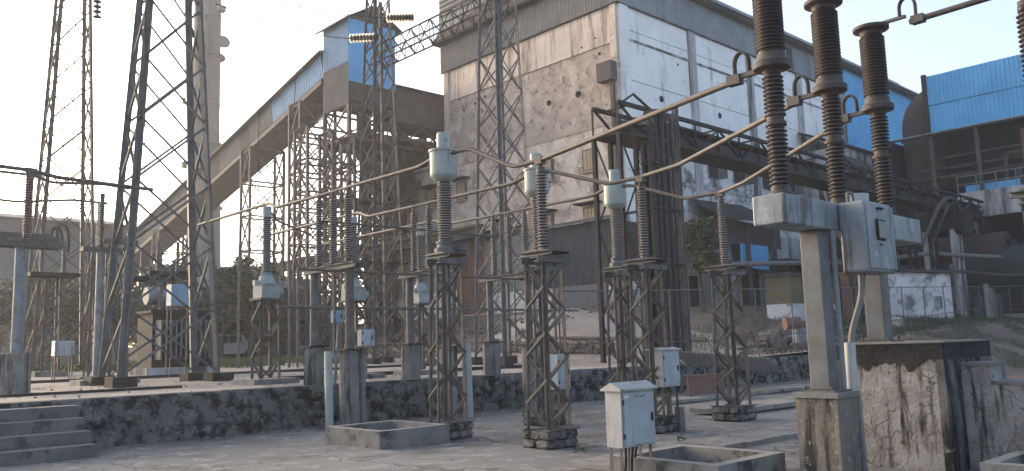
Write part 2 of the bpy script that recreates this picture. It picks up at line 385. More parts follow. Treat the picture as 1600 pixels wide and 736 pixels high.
struct(sheet('right_bank', 34, 110, WY+.25, 52, 76, 50, lambda x, y: TZ(x, y)+.06*mn.noise(V((x*.8, y*.8, 4))), 'dirt'))
struct(sheet('far_field', -120, 160, 52, 330, 60, 60, lambda x, y: TZ(min(x, 33.9), y)+.1*mn.noise(V((x*.1, y*.1, 4))) if x < 36 else 3.0, 'dirt'))

# retaining wall between lower and upper yard
rw = thing('retaining_wall', 'long dark mossy rubble retaining wall holding up the upper yard', 'wall', (12, WY, 0))
b = MB(); nx, nz = 420, 12
for j in range(nz+1):
    for i in range(nx+1):
        x = -12+47*i/nx; top = min(TZ(x, WY+.3), .92)+.02*mn.noise(V((x*.9, 0, 1)))
        z = -.12+(top+.12)*j/nz
        k = mn.fractal(V((x*2.2, 3, z*2.6)), 1.0, 2.0, 4)
        b.v.append(V((x, WY + .085*k + .05*(j/nz) - .05*max(0, mn.noise(V((x*.9, 1, z*1.3))))*(1-j/nz), z)))
for j in range(nz):
    for i in range(nx):
        a = j*(nx+1)+i; b.f.append((a, a+1, a+nx+2, a+nx+1)); b.sm.append(True)
s0 = len(b.v)
for i in range(nx+1):
    x = -12+47*i/nx; b.v.append(V((x, WY+.5, min(TZ(x, WY+.5), .92)+.012)))
for i in range(nx): b.f.append((nz*(nx+1)+i, nz*(nx+1)+i+1, s0+i+1, s0+i)); b.sm.append(True)
b.build('wall_face', 'plaster_wall', rw, sharp=False)
rnd = random.Random(5)
for i in range(230):
    u = rnd.random(); x = 4.2+u*29
    dens = .35+.65*max(0, mn.noise(V((x*.35, 7, 0)))+.3)
    if x < 9 and rnd.random() < .75: continue
    if rnd.random() > dens: continue
    z = rnd.uniform(.05, .72); w = rnd.uniform(.12, .30)
    stone((x, WY+.035, z), (w, .17, w*rnd.uniform(.5, .8)), 'wall_stone', rw, rnd)

# steps down to the lower yard at the left
stp = thing('concrete_steps', 'four worn concrete steps down from the upper yard at left', 'steps', (3.6, WY-.6, 0))
for k in range(4):
    top = .80-.205*k
    bx('step', (1.6, WY-.05-.33*(k+1), -.1), (4.62+.012*k, WY-.02-.33*k, top), 'step_concrete', stp)
struct(bx('path_kerb', (-6, 19.9, .8), (7.9, 20.0, .93), 'dark_steel'))

# ------------------------------------------------------------------ lower-yard equipment: three phases
PX = (9.8, 12.5, 15.2)
ORD = ('nearest', 'middle', 'farthest')
def support(t, c, z0, zt, s0=.50, s1=.42, n=7, m='rust_steel', ps=.64, ph=.27, seed=1, stones='plinth_stone', pm='black_mould'):
    plinth(t, c, ps, z0, z0+ph, pm, stones, seed)
    lattice(t, c, z0+ph, zt, s0, s1, n, m, .068, .042)
    h = s0/2+.03
    for sx in (-1, 1):
        for sy in (-1, 1):
            bx('foot_plate', (c[0]+sx*h-.07, c[1]+sy*h-.07, z0+ph), (c[0]+sx*h+.07, c[1]+sy*h+.07, z0+ph+.02), m, t)
def cap_frame(t, c, z, w, m='grey_steel'):
    for s in (-1, 1):
        bar('channel', (c[0]-w/2, c[1]+s*.19, z), (c[0]+w/2, c[1]+s*.19, z), .09, m, t, 'chan', .10)
        bar('channel', (c[0]+s*.21, c[1]-w/2, z+.1), (c[0]+s*.21, c[1]+w/2, z+.1), .09, m, t, 'chan', .08)
    bx('top_plate', (c[0]-.24, c[1]-.24, z+.145), (c[0]+.24, c[1]+.24, z+.165), m, t)

post_lab = ['lattice support with tall post insulator nearest the white gabled box',
            'lattice support with post insulator beside the black cable drop',
            'lattice support with slim post insulator left of the circuit breaker']
for i, x in enumerate(PX):
    c = (x, 9.7); t = thing('post_insulator', post_lab[i], 'insulator', (x, 9.7, 0), 'bus post insulators')
    support(t, c, 0, 2.98, seed=i+1); cap_frame(t, c, 3.0, .74)
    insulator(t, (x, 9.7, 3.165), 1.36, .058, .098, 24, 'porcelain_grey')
    MB().lathe((x, 9.7, 4.525), [(.075, 0), (.075, .05), (.045, .06), (.045, .12)], 12).build('cap', 'rust_steel', t)
    bx('clamp', (x-.06, 9.62, 4.63), (x+.06, 9.78, 4.76), 'bus_tube', t)

CTY = (12.3, 12.5, 12.58)
ct_lab = ['pale green current transformer with drum head closest to the kerbed pit',
          'pale green current transformer half hidden behind the nearest post insulator',
          'pale green current transformer in front of the building corner']
for i, x in enumerate(PX):
    y = CTY[i]; t = thing('current_transformer', ct_lab[i], 'transformer', (x, y, 0), 'current transformers')
    support(t, (x, y), 0, 3.20, .48, .42, seed=i+11); cap_frame(t, (x, y), 3.22, .66)
    MB().lathe((x, y, 3.385), [(.20, 0), (.20, .09), (.16, .11), (.15, .17), (.17, .18), (.17, .22)], 18).build('base_tank', 'grey_steel', t)
    bx('terminal_box', (x+.14, y-.34, 3.42), (x+.32, y-.16, 3.56), 'grey_steel', t)
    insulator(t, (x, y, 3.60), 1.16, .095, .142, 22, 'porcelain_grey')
    hd = MB().lathe((x, y, 4.76), [(.13, 0), (.20, .05), (.255, .10), (.262, .13), (.262, .56), (.285, .57), (.285, .61), (.14, .63), (.13, .64)], 28).build('head', 'ct_paint', t)
    MB().lathe((x, y, 5.40), [(.125, 0), (.128, .28), (.118, .31), (.02, .315)], 20).build('expansion_dome', 'ct_paint', hd)
    MB().tube([(x-.03, y-.105, 5.56), (x-.05, y-.135, 5.56)], .04, 12).build('oil_gauge', 'cvt_paint', hd)
    for s in (-1, 1):
        MB().tube([(x, y+s*.24, 5.27), (x, y+s*.40, 5.27)], .035, 8).build('terminal', 'bus_tube', hd)
    # earth pipe clipped to the support
    bar('conduit', (x-.30, y-.10, .2), (x-.27, y-.08, 3.15), .05, 'rust_steel', t, 'rod')

# ------------------------------------------------------------------ isolators on tube poles and concrete pillars
iso_lab = ['three-post isolator on tube poles left of the nearest current transformer',
           'three-post isolator behind the nearest current transformer', 'three-post isolator behind the nearest post insulator']
for i, x in enumerate(PX):
    y0, y1 = 15.65, 17.15
    t = thing('isolator', iso_lab[i], 'isolator', (x, 16.4, 0), 'isolators on pillars')
    for k, (yy, gz, pt) in enumerate(((y0, -.03, 1.62), (y1, PLZ, 1.72))):
        w = .22 if k == 0 else .26
        p = MB(); n = 8
        p.lathe((x, yy, gz-.1), [(w, 0), (w*.98, pt-gz+.05), (w*.93, pt-gz+.1)], 10 if k == 0 else 6)
        p.build('pillar', 'pillar_concrete', t)
        bx('pillar_cap', (x-.25, yy-.25, pt), (x+.25, yy+.25, pt+.035), 'dark_steel', t)
        MB().tube([(x, yy, pt+.03), (x, yy, 3.42)], .095, 14).build('tube_pole', 'grey_steel' if k else 'rust_steel', t)
    for s in (-1, 1): bar('channel', (x+s*.10, y0-.35, 3.46), (x+s*.10, y1+.35, 3.46), .07, 'grey_steel', t, 'chan', .13)
    for k in range(3):
        yy = y0+.62*k+.05
        bx('base_plate', (x-.15, yy-.15, 3.525), (x+.15, yy+.15, 3.55), 'dark_steel', t)
        ins = insulator(t, (x, yy, 3.55), 1.46, .055, .092, 26, 'porcelain_grey')
        MB().lathe((x, yy, 5.01), [(.07, 0), (.07, .05), (.04, .06), (.04, .16)], 10).build('cap', 'rust_steel', t)
    MB().tube([(x, y0+.02, 5.20), (x, y0+1.34, 5.20)], .032, 8).build('blade', 'bus_tube', t)
    bar('operating_rod', (x-.2, y0+.3, 3.40), (x-.2, y0+.3, 1.5), .045, 'grey_steel', t, 'rod')
tag(MB().tube([(8.6, 15.75, 3.34), (16.2, 15.75, 3.34)], .028, 8).build('linkage_rod', 'rust_steel'), 'thin steel linkage rod running across the front of the isolator poles', 'rod')
tag(MB().tube([(8.8, 17.0, 2.62), (18.6, 17.0, 2.62)], .03, 8).build('linkage_rod', 'grey_steel'), 'grey linkage rod tied between the rear isolator poles', 'rod')
# conduits and boxes on the front pillar
for k, (dx, dy, m) in enumerate(((-.52, .05, 'ct_paint'), (.32, .10, 'conduit'))):
    tag(MB().tube([(9.8+dx, 15.55+dy, -.05), (9.8+dx, 15.6+dy, 1.62)], .085, 10).build('conduit_pipe', m),
        ['pale conduit pipe standing left of the front isolator pillar', 'grey conduit pipe standing right of the front isolator pillar'][k], 'pipe')
tag(MB().tube([(13.02, 15.55, -.05), (13.02, 15.6, 1.72)], .11, 12).build('conduit_pipe', 'ct_paint'), 'pale round conduit pipe behind the nearest current transformer support', 'pipe')
def cubicle(name, label, cat, c, d, m, door_m=None, roof=None, legs=0, lz=0, group=None, face=-1, window=False):
    x, y, z = c; w, dp, h = d
    t = thing(name, label, cat, (x, y, lz if legs else z), group)
    bd = bx('body', (x-w/2, y-dp/2, z), (x+w/2, y+dp/2, z+h), m, t)
    bx('door', (x-w/2+.02, y-dp/2-.018, z+.025), (x+w/2-.02, y-dp/2-.001, z+h-.03), door_m or m, t)
    if roof:
        o = .04
        b = MB(); b.prism([(x-w/2-o, y-dp/2-o, z+h), (x-w/2-o, y+dp/2+o, z+h), (x-w/2-o, y+dp/2+o, z+h+.02), (x-w/2-o, y, z+h+roof), (x-w/2-o, y-dp/2-o, z+h+.02)], (w+2*o, 0, 0))
        b.build('roof', m, t)
    bx('handle', (x+w/2-.09, y-dp/2-.04, z+h*.5-.05), (x+w/2-.07, y-dp/2-.018, z+h*.5+.05), 'dark_steel', t)
    for s in (.2, .8): bx('hinge', (x-w/2+.005, y-dp/2-.03, z+h*s-.03), (x-w/2+.03, y-dp/2-.018, z+h*s+.03), 'dark_steel', t)
    if legs:
        for sx in (-1, 1):
            for sy in ((-1, 1) if legs == 4 else (0,)):
                bar('leg', (x+sx*(w/2-.04), y+sy*(dp/2-.04), lz-.03), (x+sx*(w/2-.04), y+sy*(dp/2-.04), z), .045, 'rust_steel', t, 'angle')
    return t
# white gabled kiosk in the foreground
fx, fy = 8.085, 6.61
t = cubicle('marshalling_kiosk', 'white gabled control kiosk on thin legs in the foreground', 'control box', (fx, fy, .38), (.63, .24, .66), 'kiosk_white', 'box_paint', .10, 4, 0)
for k in range(4):
    MB().tube(bend([(fx-.12+.075*k, fy, .42), (fx-.12+.075*k, fy+.02*k, .15), (fx-.16+.09*k, fy+.03, -.05)], .1), .018, 6).build('cable', 'cable_black' if k != 1 else 'conduit', t)
for k in range(4):
    MB().tube([(fx-.06+.055*k, fy-.138, .965+.006*(k % 2)), (fx-.06+.055*k, fy-.1405, .965+.006*(k % 2))], .016, 8).build('rust_spot', 'clad_red', t)
bx('nameplate', (fx-.27, fy-.1405, .955), (fx-.19, fy-.1385, .985), 'limewash', t)
kb = at(1040, 610, D=15.3)
cubicle('marshalling_kiosk', 'grey control box on legs beside the black cable drop', 'control box', (kb.x, kb.y, .80), (.50, .30, .66), 'box_grey', 'box_paint', .05, 4, 0)
tag(MB().tube([(kb.x+.28, kb.y-.1, -.05), (kb.x+.26, kb.y-.1, .42)], .09, 12).build('conduit_pipe', 'pillar_concrete'), 'short concrete pipe stub beside the grey control box', 'pipe')
kb = at(876, 605, D=17.0)
cubicle('marshalling_kiosk', 'pale control box seen through the nearest post insulator support', 'control box', (kb.x, kb.y, .72), (.36, .22, .70), 'box_paint', None, None, 4, 0)
kb = at(572, 541, D=18.2)
cubicle('junction_box', 'pale blue junction box on the front isolator pillar', 'junction box', (kb.x, kb.y, kb.z), (.34, .16, .36), 'box_paint')
kb = at(527, 504, D=18.9)
t = cubicle('junction_box', 'small blue junction box on a thin leaning stand by the rear isolator pillar', 'junction box', (kb.x, kb.y, kb.z), (.26, .14, .27), 'blue_box')
bar('stand', (kb.x-.05, kb.y+.02, .86), (kb.x+.03, kb.y, kb.z), .05, 'blue_steel', t, 'box')

# ------------------------------------------------------------------ coupling-capacitor units with tanks (row behind the isolators)
cv_lab = ['bushing with grey-green tank on lattice stand nearest the big left gantry tower', 'bushing with grey-green tank behind the front isolator poles',
          'bushing with grey-green tank behind the nearest current transformer']
for i, x in enumerate(PX):
    y = (19.5, 19.75, 20.3)[i]
    t = thing('capacitor_transformer', cv_lab[i], 'transformer', (x, y, PLZ), 'tank voltage transformers')
    bx('pad', (x-.6, y-.6, PLZ-.1), (x+.6, y+.6, PLZ+.13), 'kerb', t)
    lattice(t, (x, y), PLZ+.13, 2.93, .50, .46, 4, 'rust_steel', .075, .055)
    bx('top_plate', (x-.30, y-.30, 2.93), (x+.30, y+.30, 2.98), 'rust_steel', t)
    tk = bx('tank', (x-.24, y-.24, 2.98), (x+.24, y+.24, 3.32), 'cvt_paint', t)
    MB().lathe((x, y, 3.32), [(.30, 0), (.30, .03), (.22, .06), (.16, .22), (.12, .25), (.14, .26), (.14, .30)], 20).build('turret', 'cvt_paint', tk)
    MB().tube([(x+.24, y-.05, 3.14), (x+.40, y-.05, 3.14)], .10, 14).build('terminal_drum', 'cvt_paint', tk)
    bx('vent_box', (x-.36, y-.1, 3.30), (x-.24, y+.02, 3.42), 'ct_paint', tk)
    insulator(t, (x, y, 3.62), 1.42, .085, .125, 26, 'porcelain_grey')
    MB().lathe((x, y, 5.04), [(.11, 0), (.115, .26), (.10, .27)], 16).build('expansion_dome', 'ct_paint', t)

# ------------------------------------------------------------------ circuit breaker
BY = 4.89; BX = (8.94, 10.42, 11.87)
t = thing('circuit_breaker', 'outdoor circuit breaker with three tall brown bushings on a steel beam', 'circuit breaker', (9.66, BY, .96))
def arch(x, y0, y1, z0, z1, h):
    return [V((x, y0, z0))] + [V((x, (y0+y1)/2+(y0-y1)/2*math.cos(math.pi*i/10), max(z0, z1)+h*.45+h*.55*math.sin(math.pi*i/10))) for i in range(11)] + [V((x, y1, z1))]
def prof_box(n, a, b, m, p, bev=.02):
    o = bx(n, a, b, m, p); md = o.modifiers.new('edge', 'BEVEL'); md.width = bev; md.segments = 2; return o
prof_box('beam', (8.62, BY-.20, 2.90), (12.50, BY+.20, 3.25), 'breaker_paint', t)
prof_box('cabinet', (9.90, 4.34, 2.37), (10.68, 4.675, 3.24), 'breaker_paint', t, .03)
cab = t.children[-1]
prof_box('door', (9.915, 4.322, 2.41), (10.665, 4.341, 3.20), 'breaker_paint', t, .008)
# inspection window and latch on the door
prof_box('window_frame', (10.12, 4.300, 2.76), (10.36, 4.3215, 3.02), 'dark_steel', t, .02)
bx('window_glass', (10.145, 4.292, 2.785), (10.335, 4.2995, 2.995), 'glass_dark', t)
MB().tube(bend([(10.18, 4.322, 3.15), (10.18, 4.285, 3.15), (10.30, 4.285, 3.15), (10.30, 4.322, 3.15)], .02), .012, 6).build('handle', 'dark_steel', t)
bx('keyhole', (10.20, 4.312, 2.70), (10.28, 4.3215, 2.715), 'dark_steel', t)
MB().tube(bend([(9.93, 4.55, 3.24), (9.93, 4.55, 3.36), (10.06, 4.55, 3.36), (10.06, 4.55, 3.24)], .04), .022, 6).build('lifting_eye', 'grey_steel', t)
MB().tube([(10.55, 4.72, 3.25), (10.55, 4.72, 3.42)], .15, 16).build('gas_cylinder', 'box_grey', t)
bx('filler_block', (9.95, 4.676, 2.9), (10.6, 4.689, 3.2), 'breaker_paint', t)
for (xc, zf) in ((9.66, .96), (11.30, 1.522)):
    prof_box('column', (xc-.125, BY-.125, zf+.02), (xc+.125, BY+.125, 2.90), 'breaker_column', t, .015)
    bx('base_plate', (xc-.22, BY-.22, zf), (xc+.22, BY+.22, zf+.022), 'rust_steel', t)
    for sx in (-1, 1):
        for sy in (-1, 1): MB().tube([(xc+sx*.17, BY+sy*.17, zf), (xc+sx*.17, BY+sy*.17, zf+.07)], .016, 6).build('anchor_bolt', 'rust_steel', t)
MB().tube([(9.83, BY-.15, 0.5), (9.80, BY-.17, 2.9)], .035, 8).build('conduit', 'blue_steel', t)
MB().tube(bend([(10.17, 4.57, 2.38), (10.165, 4.58, 2.1), (10.03, 4.70, 1.62), (10.01, 4.70, 1.2)], .35, 8), .04, 8).build('conduit', 'conduit', t)
MB().tube(bend([(10.25, 4.58, 2.38), (10.23, 4.60, 2.1), (10.05, 4.73, 1.62), (10.04, 4.73, 1.2)], .35, 8), .03, 8).build('conduit', 'rust_steel', t)
MB().tube([(9.985, 4.715, .95), (10.02, 4.715, 1.53)], .065, 10).build('conduit_sleeve', 'box_grey', t)
MB().tube([(9.99, 4.64, -.05), (9.99, 4.66, .96)], .04, 8).build('conduit', 'conduit', t)
for x in BX:
    MB().lathe((x, BY, 3.25), [(.14, 0), (.14, .05), (.11, .07), (.11, .12)], 18).build('bushing_foot', 'breaker_cap', t)
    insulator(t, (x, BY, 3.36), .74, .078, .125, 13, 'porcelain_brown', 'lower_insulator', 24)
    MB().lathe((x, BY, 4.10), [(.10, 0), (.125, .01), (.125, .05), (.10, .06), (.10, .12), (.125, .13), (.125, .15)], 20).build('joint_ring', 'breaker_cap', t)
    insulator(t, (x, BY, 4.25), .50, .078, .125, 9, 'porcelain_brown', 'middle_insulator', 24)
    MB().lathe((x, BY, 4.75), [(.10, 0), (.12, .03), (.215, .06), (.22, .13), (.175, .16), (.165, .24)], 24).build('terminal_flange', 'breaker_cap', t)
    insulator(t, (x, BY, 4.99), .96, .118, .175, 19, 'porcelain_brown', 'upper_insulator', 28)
    MB().lathe((x, BY, 5.95), [(.15, 0), (.16, .03), (.245, .06), (.25, .10), (.12, .13), (.05, .15)], 24).build('cap', 'breaker_cap', t)
    bx('terminal_arm', (x-.03, BY+.18, 4.80), (x+.03, BY+.50, 4.86), 'bus_tube', t)
    for q_ in (-.02, .02): MB().tube(arch(x+q_, BY+.30, BY+.50, 4.86, 4.80, .27), .018, 6).build('flexible_loop', 'breaker_cap', t)
    bx('top_terminal', (x-.03, BY-.5, 6.05), (x+.03, BY-.0, 6.09), 'bus_tube', t)
    for q_ in (-.02, .02): MB().tube(arch(x+q_, BY-.42, BY-.64, 6.08, 5.99, .26), .018, 6).build('flexible_loop', 'breaker_cap', t)
    bx('clamp', (x-.06, BY-.75, 5.92), (x+.06, BY-.58, 6.03), 'bus_tube', t); bx('clamp', (x-.055, BY+.42, 4.74), (x+.055, BY+.60, 4.86), 'bus_tube', t)
# out-going tubes at the top and the post that carries the last one
for i, x in enumerate(BX):
    a = V((x, BY-.55, 5.97)); bq = V((x+.05, BY-3.5 if i < 2 else 2.2, 6.02))
    tag(MB().tube([a, bq], .042, 10).build('busbar', 'bus_tube'), ['aluminium tube leaving the top of the left breaker bushing', 'aluminium tube leaving the top of the middle breaker bushing', 'long aluminium tube leaving the right breaker bushing towards the top right corner'][i], 'busbar')
t = thing('post_insulator', 'post insulator cut by the right edge of the picture', 'insulator', (12.0, 2.95, 0))
support(t, (12.0, 2.95), 0, 3.2, seed=77); cap_frame(t, (12.0, 2.95), 3.22, .7)
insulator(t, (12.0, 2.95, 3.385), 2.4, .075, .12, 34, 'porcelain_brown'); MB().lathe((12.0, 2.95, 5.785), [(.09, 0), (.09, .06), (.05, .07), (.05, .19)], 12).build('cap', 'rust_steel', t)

# pedestals, blocks and kerbed pits in the foreground right
t = thing('pedestal', 'ochre stained concrete pedestal under the left breaker column', 'pedestal', (9.66, BY, 0))
bx('shaft', (9.66-.26, BY-.26, -.1), (9.66+.26, BY+.26, .90), 'ochre_concrete', t)
bx('cap', (9.66-.285, BY-.285, .90), (9.66+.285, BY+.285, .96), 'kerb', t)
t = thing('plinth_block', 'big black-stained concrete block under the right breaker column', 'plinth', (11.6, 4.5, 0))
BX0, BX1, BY0, BY1 = 10.62, 12.22, 3.86, 5.42
bx('shaft', (BX0, BY0, -.1), (BX1, BY1, 1.50), 'black_concrete', t)
rnd = random.Random(12)
def ragged(name, o, al, L, out, ztop, drop, m, amp):
    # crust of black mould hanging from the top edge, its lower border broken
    n = 40; pts = [V(o)+V(al)*(L*i/n) for i in range(n+1)]; b = MB(); lo = []
    for i, p in enumerate(pts): lo.append(ztop-drop+amp*(mn.noise(V((p.x*4, p.y*4, 1.3)))+.7*mn.noise(V((p.x*13, p.y*13, 5)))))
    ov = V(out)*.008
    for i in range(n):
        b.face([V((pts[i].x, pts[i].y, lo[i]))+ov, V((pts[i+1].x, pts[i+1].y, lo[i+1]))+ov, V((pts[i+1].x, pts[i+1].y, ztop))+ov, V((pts[i].x, pts[i].y, ztop))+ov])
        b.face([V((pts[i].x, pts[i].y, lo[i])), V((pts[i+1].x, pts[i+1].y, lo[i+1])), V((pts[i+1].x, pts[i+1].y, lo[i+1]))+ov, V((pts[i].x, pts[i].y, lo[i]))+ov])
    return b.build(name, m, t)
ragged('mould_crust', (BX0, BY1, 0), (0, -1, 0), BY1-BY0, (-1, 0, 0), 1.498, .27, 'black_mould', .13)
ragged('mould_crust', (BX0, BY0, 0), (1, 0, 0), BX1-BX0, (0, -1, 0), 1.498, .75, 'black_mould', .45)
for (y0_, y1_) in ((BY0, BY0+.10), (BY1-.28, BY1)): bx('dark_corner', (BX0-.012, y0_, -.1), (BX0-.0005, y1_, 1.3), 'dark_streak', t)
bx('corner_band', (BX0, BY0-.012, -.1), (BX1, BY0-.0005, 1.3), 'dark_streak', t)
bx('screed', (BX0-.025, BY0-.025, 1.50), (BX1+.02, BY1+.02, 1.522), 'slab', t)
t = thing('block_steps', 'stained concrete stair blocks stepping down beside the big block', 'steps', (11.4, 3.4, 0))
for k, (y0_, y1_, z) in enumerate(((3.52, 3.845, 1.25), (3.18, 3.519, 1.03), (2.84, 3.179, .81))):
    bx('step', (11.08, y0_, -.1), (11.66, y1_, z-.04), 'black_concrete', t)
    bx('tread', (11.06, y0_-.015, z-.04), (11.67, y1_-.001, z), 'kerb', t)
def pit(name, label, x0, x1, y0, y1, h, w=.13, m='kerb'):
    t = thing(name, label, 'pit kerb', ((x0+x1)/2, (y0+y1)/2, 0))
    bx('kerb', (x0, y0, -.1), (x1, y0+w, h), m, t); bx('kerb', (x0, y1-w, -.1), (x1, y1, h), m, t)
    bx('kerb', (x0, y0+w, -.1), (x0+w, y1-w, h), m, t); bx('kerb', (x1-w, y0+w, -.1), (x1, y1-w, h), m, t)
    bx('pit_floor', (x0+w, y0+w, -.09), (x1-w, y1-w, .03), 'hole_shade', t)  # the pit's shade is put into the floor colour
    return t
pa, pb, pc = at(560, 694, Z=0), at(540, 688, Z=0), at(682, 688, Z=0)
pit('pit_kerb', 'low concrete kerb around a pit by the nearest current transformer', 8.02, 9.5, 11.9, 13.6, .27)
pit('pit_kerb', 'cracked concrete pit kerb at the bottom edge before the ochre pedestal', 8.15, 9.6, 5.45, 7.0, .22, .16)
pit('pit_kerb', 'dark concrete pit kerb in the bottom right corner', 9.72, 10.95, 2.3, 3.28, .25, .14)
# trench covers (individual slabs)
t = thing('trench_covers', 'row of loose concrete trench covers before the ochre pedestal', 'trench cover', (11, 7.4, 0))
rnd = random.Random(3)
for k in range(10):
    x = 8.4+.62*k; z = .045+rnd.uniform(0, .02)
    o = bx('cover_slab', (x, 7.15+rnd.uniform(-.03, .03), -.02), (x+.60, 8.0+rnd.uniform(-.03, .03), z), 'slab', t)
for k in range(8):
    x = 15.9+.9*k; z = .10+rnd.uniform(0, .025)
    bx('cover_slab', (x, 10.2+rnd.uniform(-.04, .04), .02), (x+.87, 11.3+rnd.uniform(-.04, .04), z), 'slab', t)
for k in range(9):
    x = 18+.95*k; bx('cover_slab', (x, 13.4, .0), (x+.9, 14.4, .07+rnd.uniform(0, .03)), 'slab', t)

# ------------------------------------------------------------------ busbars
def bus(pts, label, r=.040, m='bus_tube', rb=.18):
    o = MB().tube(bend(pts, rb, 6), r, 10).build('busbar', m); return tag(o, label, 'busbar')
bus([(BX[0], BY+.42, 4.80), (9.80, 9.7, 4.70), (9.80, 10.35, 4.70), (9.80, 11.55, 5.27), (9.80, 11.98, 5.27)], 'aluminium tube from the left breaker bushing to the nearest current transformer')
bus([(BX[1], BY+.42, 4.80), (12.2, 8.6, 4.73), (12.5, 9.7, 4.73), (12.5, 10.5, 4.73), (12.5, 12.1, 5.27), (12.5, 12.5, 5.27)], 'aluminium tube from the middle breaker bushing to the half-hidden current transformer')
bus([(BX[2], BY+.42, 4.80), (14.6, 8.8, 4.70), (15.2, 9.7, 4.72), (15.2, 10.6, 4.72), (15.2, 12.1, 5.27), (15.2, 12.6, 5.27)], 'aluminium tube from the right breaker bushing over the slim post insulator')
for i, x in enumerate(PX):
    y = CTY[i]
    bus([(x, y+.36, 5.27), (x, y+.75, 5.19), (x, 15.2, 5.20), (x, 15.75, 5.20)], ['short aluminium tube between the nearest current transformer and its isolator', 'short aluminium tube between the half-hidden current transformer and its isolator', 'short aluminium tube between the corner current transformer and its isolator'][i], .04)
    bus([(x, 16.9, 5.20), (x, 19.0, 5.22), (x+.1, 19.6, 5.42), (x+.1, 24.0+1.5*i, 5.42)], ['aluminium tube running back to the left gantry tower', 'aluminium tube running back above the middle tank bushing', 'aluminium tube running back above the farthest tank bushing'][i], .04)
bus([(9.8, 16.9, 4.6), (12.4, 16.95, 4.62), (15.2, 16.9, 4.6)], 'thin cross tube tying the isolator posts together', .03)
bus([(9.8, 19.5, 5.30), (10.1, 19.6, 5.0), (11.9, 21.0, 4.9), (12.5, 21.9, 4.95)], 'kinked jumper tube beside the left tank bushing', .028)

# ------------------------------------------------------------------ left bay: isolator posts and tubes
LB = [((4.95, 21.9), 5.95, 1.5, .87), ((6.05, 26.5), 6.75, 1.55, .87)]
lab = ['rusty post insulator on blue tube pole at the far left', 'rusty post insulator cut by the left edge behind the blue pole']
for i, ((x, y), zt, h, gz) in enumerate(LB):
    t = thing('post_insulator', lab[i], 'insulator', (x, y, gz), 'left bay post insulators')
    if i == 0:
        MB().lathe((x-.12, y, gz-.1), [(.36, 0), (.36, 1.0), (.33, 1.02)], 6).build('pillar', 'pillar_concrete', t)
    MB().tube([(x-.1, y, gz+(.9 if i == 0 else 0)), (x-.1, y, zt-h-.22)], .11, 14).build('tube_pole', 'blue_steel', t)
    for s in (-1, 1): bar('channel', (x-1.2, y+s*.2, zt-h-.16), (x+.75, y+s*.2, zt-h-.16), .09, 'rust_steel', t, 'chan', .13)
    bar('channel', (x-1.0, y, zt-h-.05), (x+.55, y, zt-h-.05), .22, 'rust_steel', t, 'box', .06)
    insulator(t, (x, y, zt-h), h, .055, .095, 22, 'porcelain_red')
    MB().lathe((x, y, zt), [(.08, 0), (.08, .12), (.05, .14)], 10).build('cap', 'rust_steel', t)
    bx('clamp', (x-.12, y-.05, zt+.08), (x+.16, y+.05, zt+.18), 'rust_steel', t)
RB = [((7.65, 25.4), 6.3, 'post insulator standing just before the left legs of the big gantry tower'), ((8.55, 26.6), 6.72, 'post insulator on lattice stand between the two left gantry towers'), ((9.25, 31.0), 7.0, 'small post insulator seen through the far left gantry tower')]
for i, ((x, y), zt, l) in enumerate(RB):
    t = thing('post_insulator', l, 'insulator', (x, y, TZ(x, y)), 'left bay post insulators')
    z0 = TZ(x, y); bx('pad', (x-.55, y-.5, z0-.1), (x+.55, y+.5, z0+.14), 'kerb', t)
    if i: lattice(t, (x, y), z0+.14, zt-1.68, .5, .45, 6, 'rust_steel', .07, .045)
    else: MB().tube([(x, y, z0+.1), (x, y, zt-1.66)], .10, 12).build('tube_pole', 'blue_steel', t)
    bar('channel', (x-.5, y, zt-1.6), (x+.5, y, zt-1.6), .3, 'rust_steel', t, 'box', .12)
    insulator(t, (x, y, zt-1.52), 1.46, .052, .09, 22, 'porcelain_grey')
    MB().lathe((x, y, zt-.06), [(.07, 0), (.07, .08), (.04, .10)], 10).build('cap', 'rust_steel', t)
bus([(1.0, 21.9, 6.15), (4.95, 21.9, 6.08), (5.6, 22.0, 5.99), (8.0, 22.45, 6.02)], 'upper rusty tube at the far left ending at the big gantry tower', .05)
bus([(3.5, 26.5, 6.9), (6.05, 26.5, 6.88), (6.6, 26.5, 6.72), (8.0, 26.6, 6.85), (8.8, 26.6, 6.80)], 'middle rusty tube at the far left', .045)
bus([(4.5, 31.0, 6.9), (6.7, 31.0, 6.83), (8.4, 31.0, 7.06), (9.5, 31.0, 7.05)], 'lower rusty tube at the far left', .045)

# ------------------------------------------------------------------ gantry towers
def gantry(label, c, z0, H, s0, s1, n, m='rust_steel', lw=.14, bw=.07, sy=.75, pad=.5, xb=True):
    t = thing('gantry_tower', label, 'tower', (c[0], c[1], z0), 'lattice gantry towers')
    for sx in (-1, 1):
        for s in (-1, 1):
            x, y = c[0]+sx*s0/2, c[1]+s*s0/2*sy
            bx('footing', (x-pad/2, y-pad/2, z0-.15), (x+pad/2, y+pad/2, z0+.25), 'black_mould', t)
    lattice(t, c, z0+.25, z0+H, s0, s1, n, m, lw, bw, xb=xb, sy=sy)
    return t
T2c = (8.88, 23.95)
t = gantry('big lattice gantry tower with concrete feet at left', T2c, PLZ, 14.5, 2.62, 1.12, 8, 'tower_steel', .20, .065, .65, .62)
T1c = (10.75, 41.0)
gantry('lattice gantry tower at the far left behind the rusty tubes', T1c, 1.1, 24, 2.45, .75, 13, 'rust_steel', .16, .06, .8)
T5c, T4c = (24.2, 26.3), (24.3, 35.9)
gantry('lattice gantry tower standing before the warm plaster wall', T5c, PLZ+.1, 20, 2.0, 1.0, 12, 'grey_steel', .15, .06, .95)
gantry('lattice gantry tower before the blue transfer house', T4c, 1.0, 19.4, 2.0, .9, 12, 'trestle_steel', .15, .06, .95)
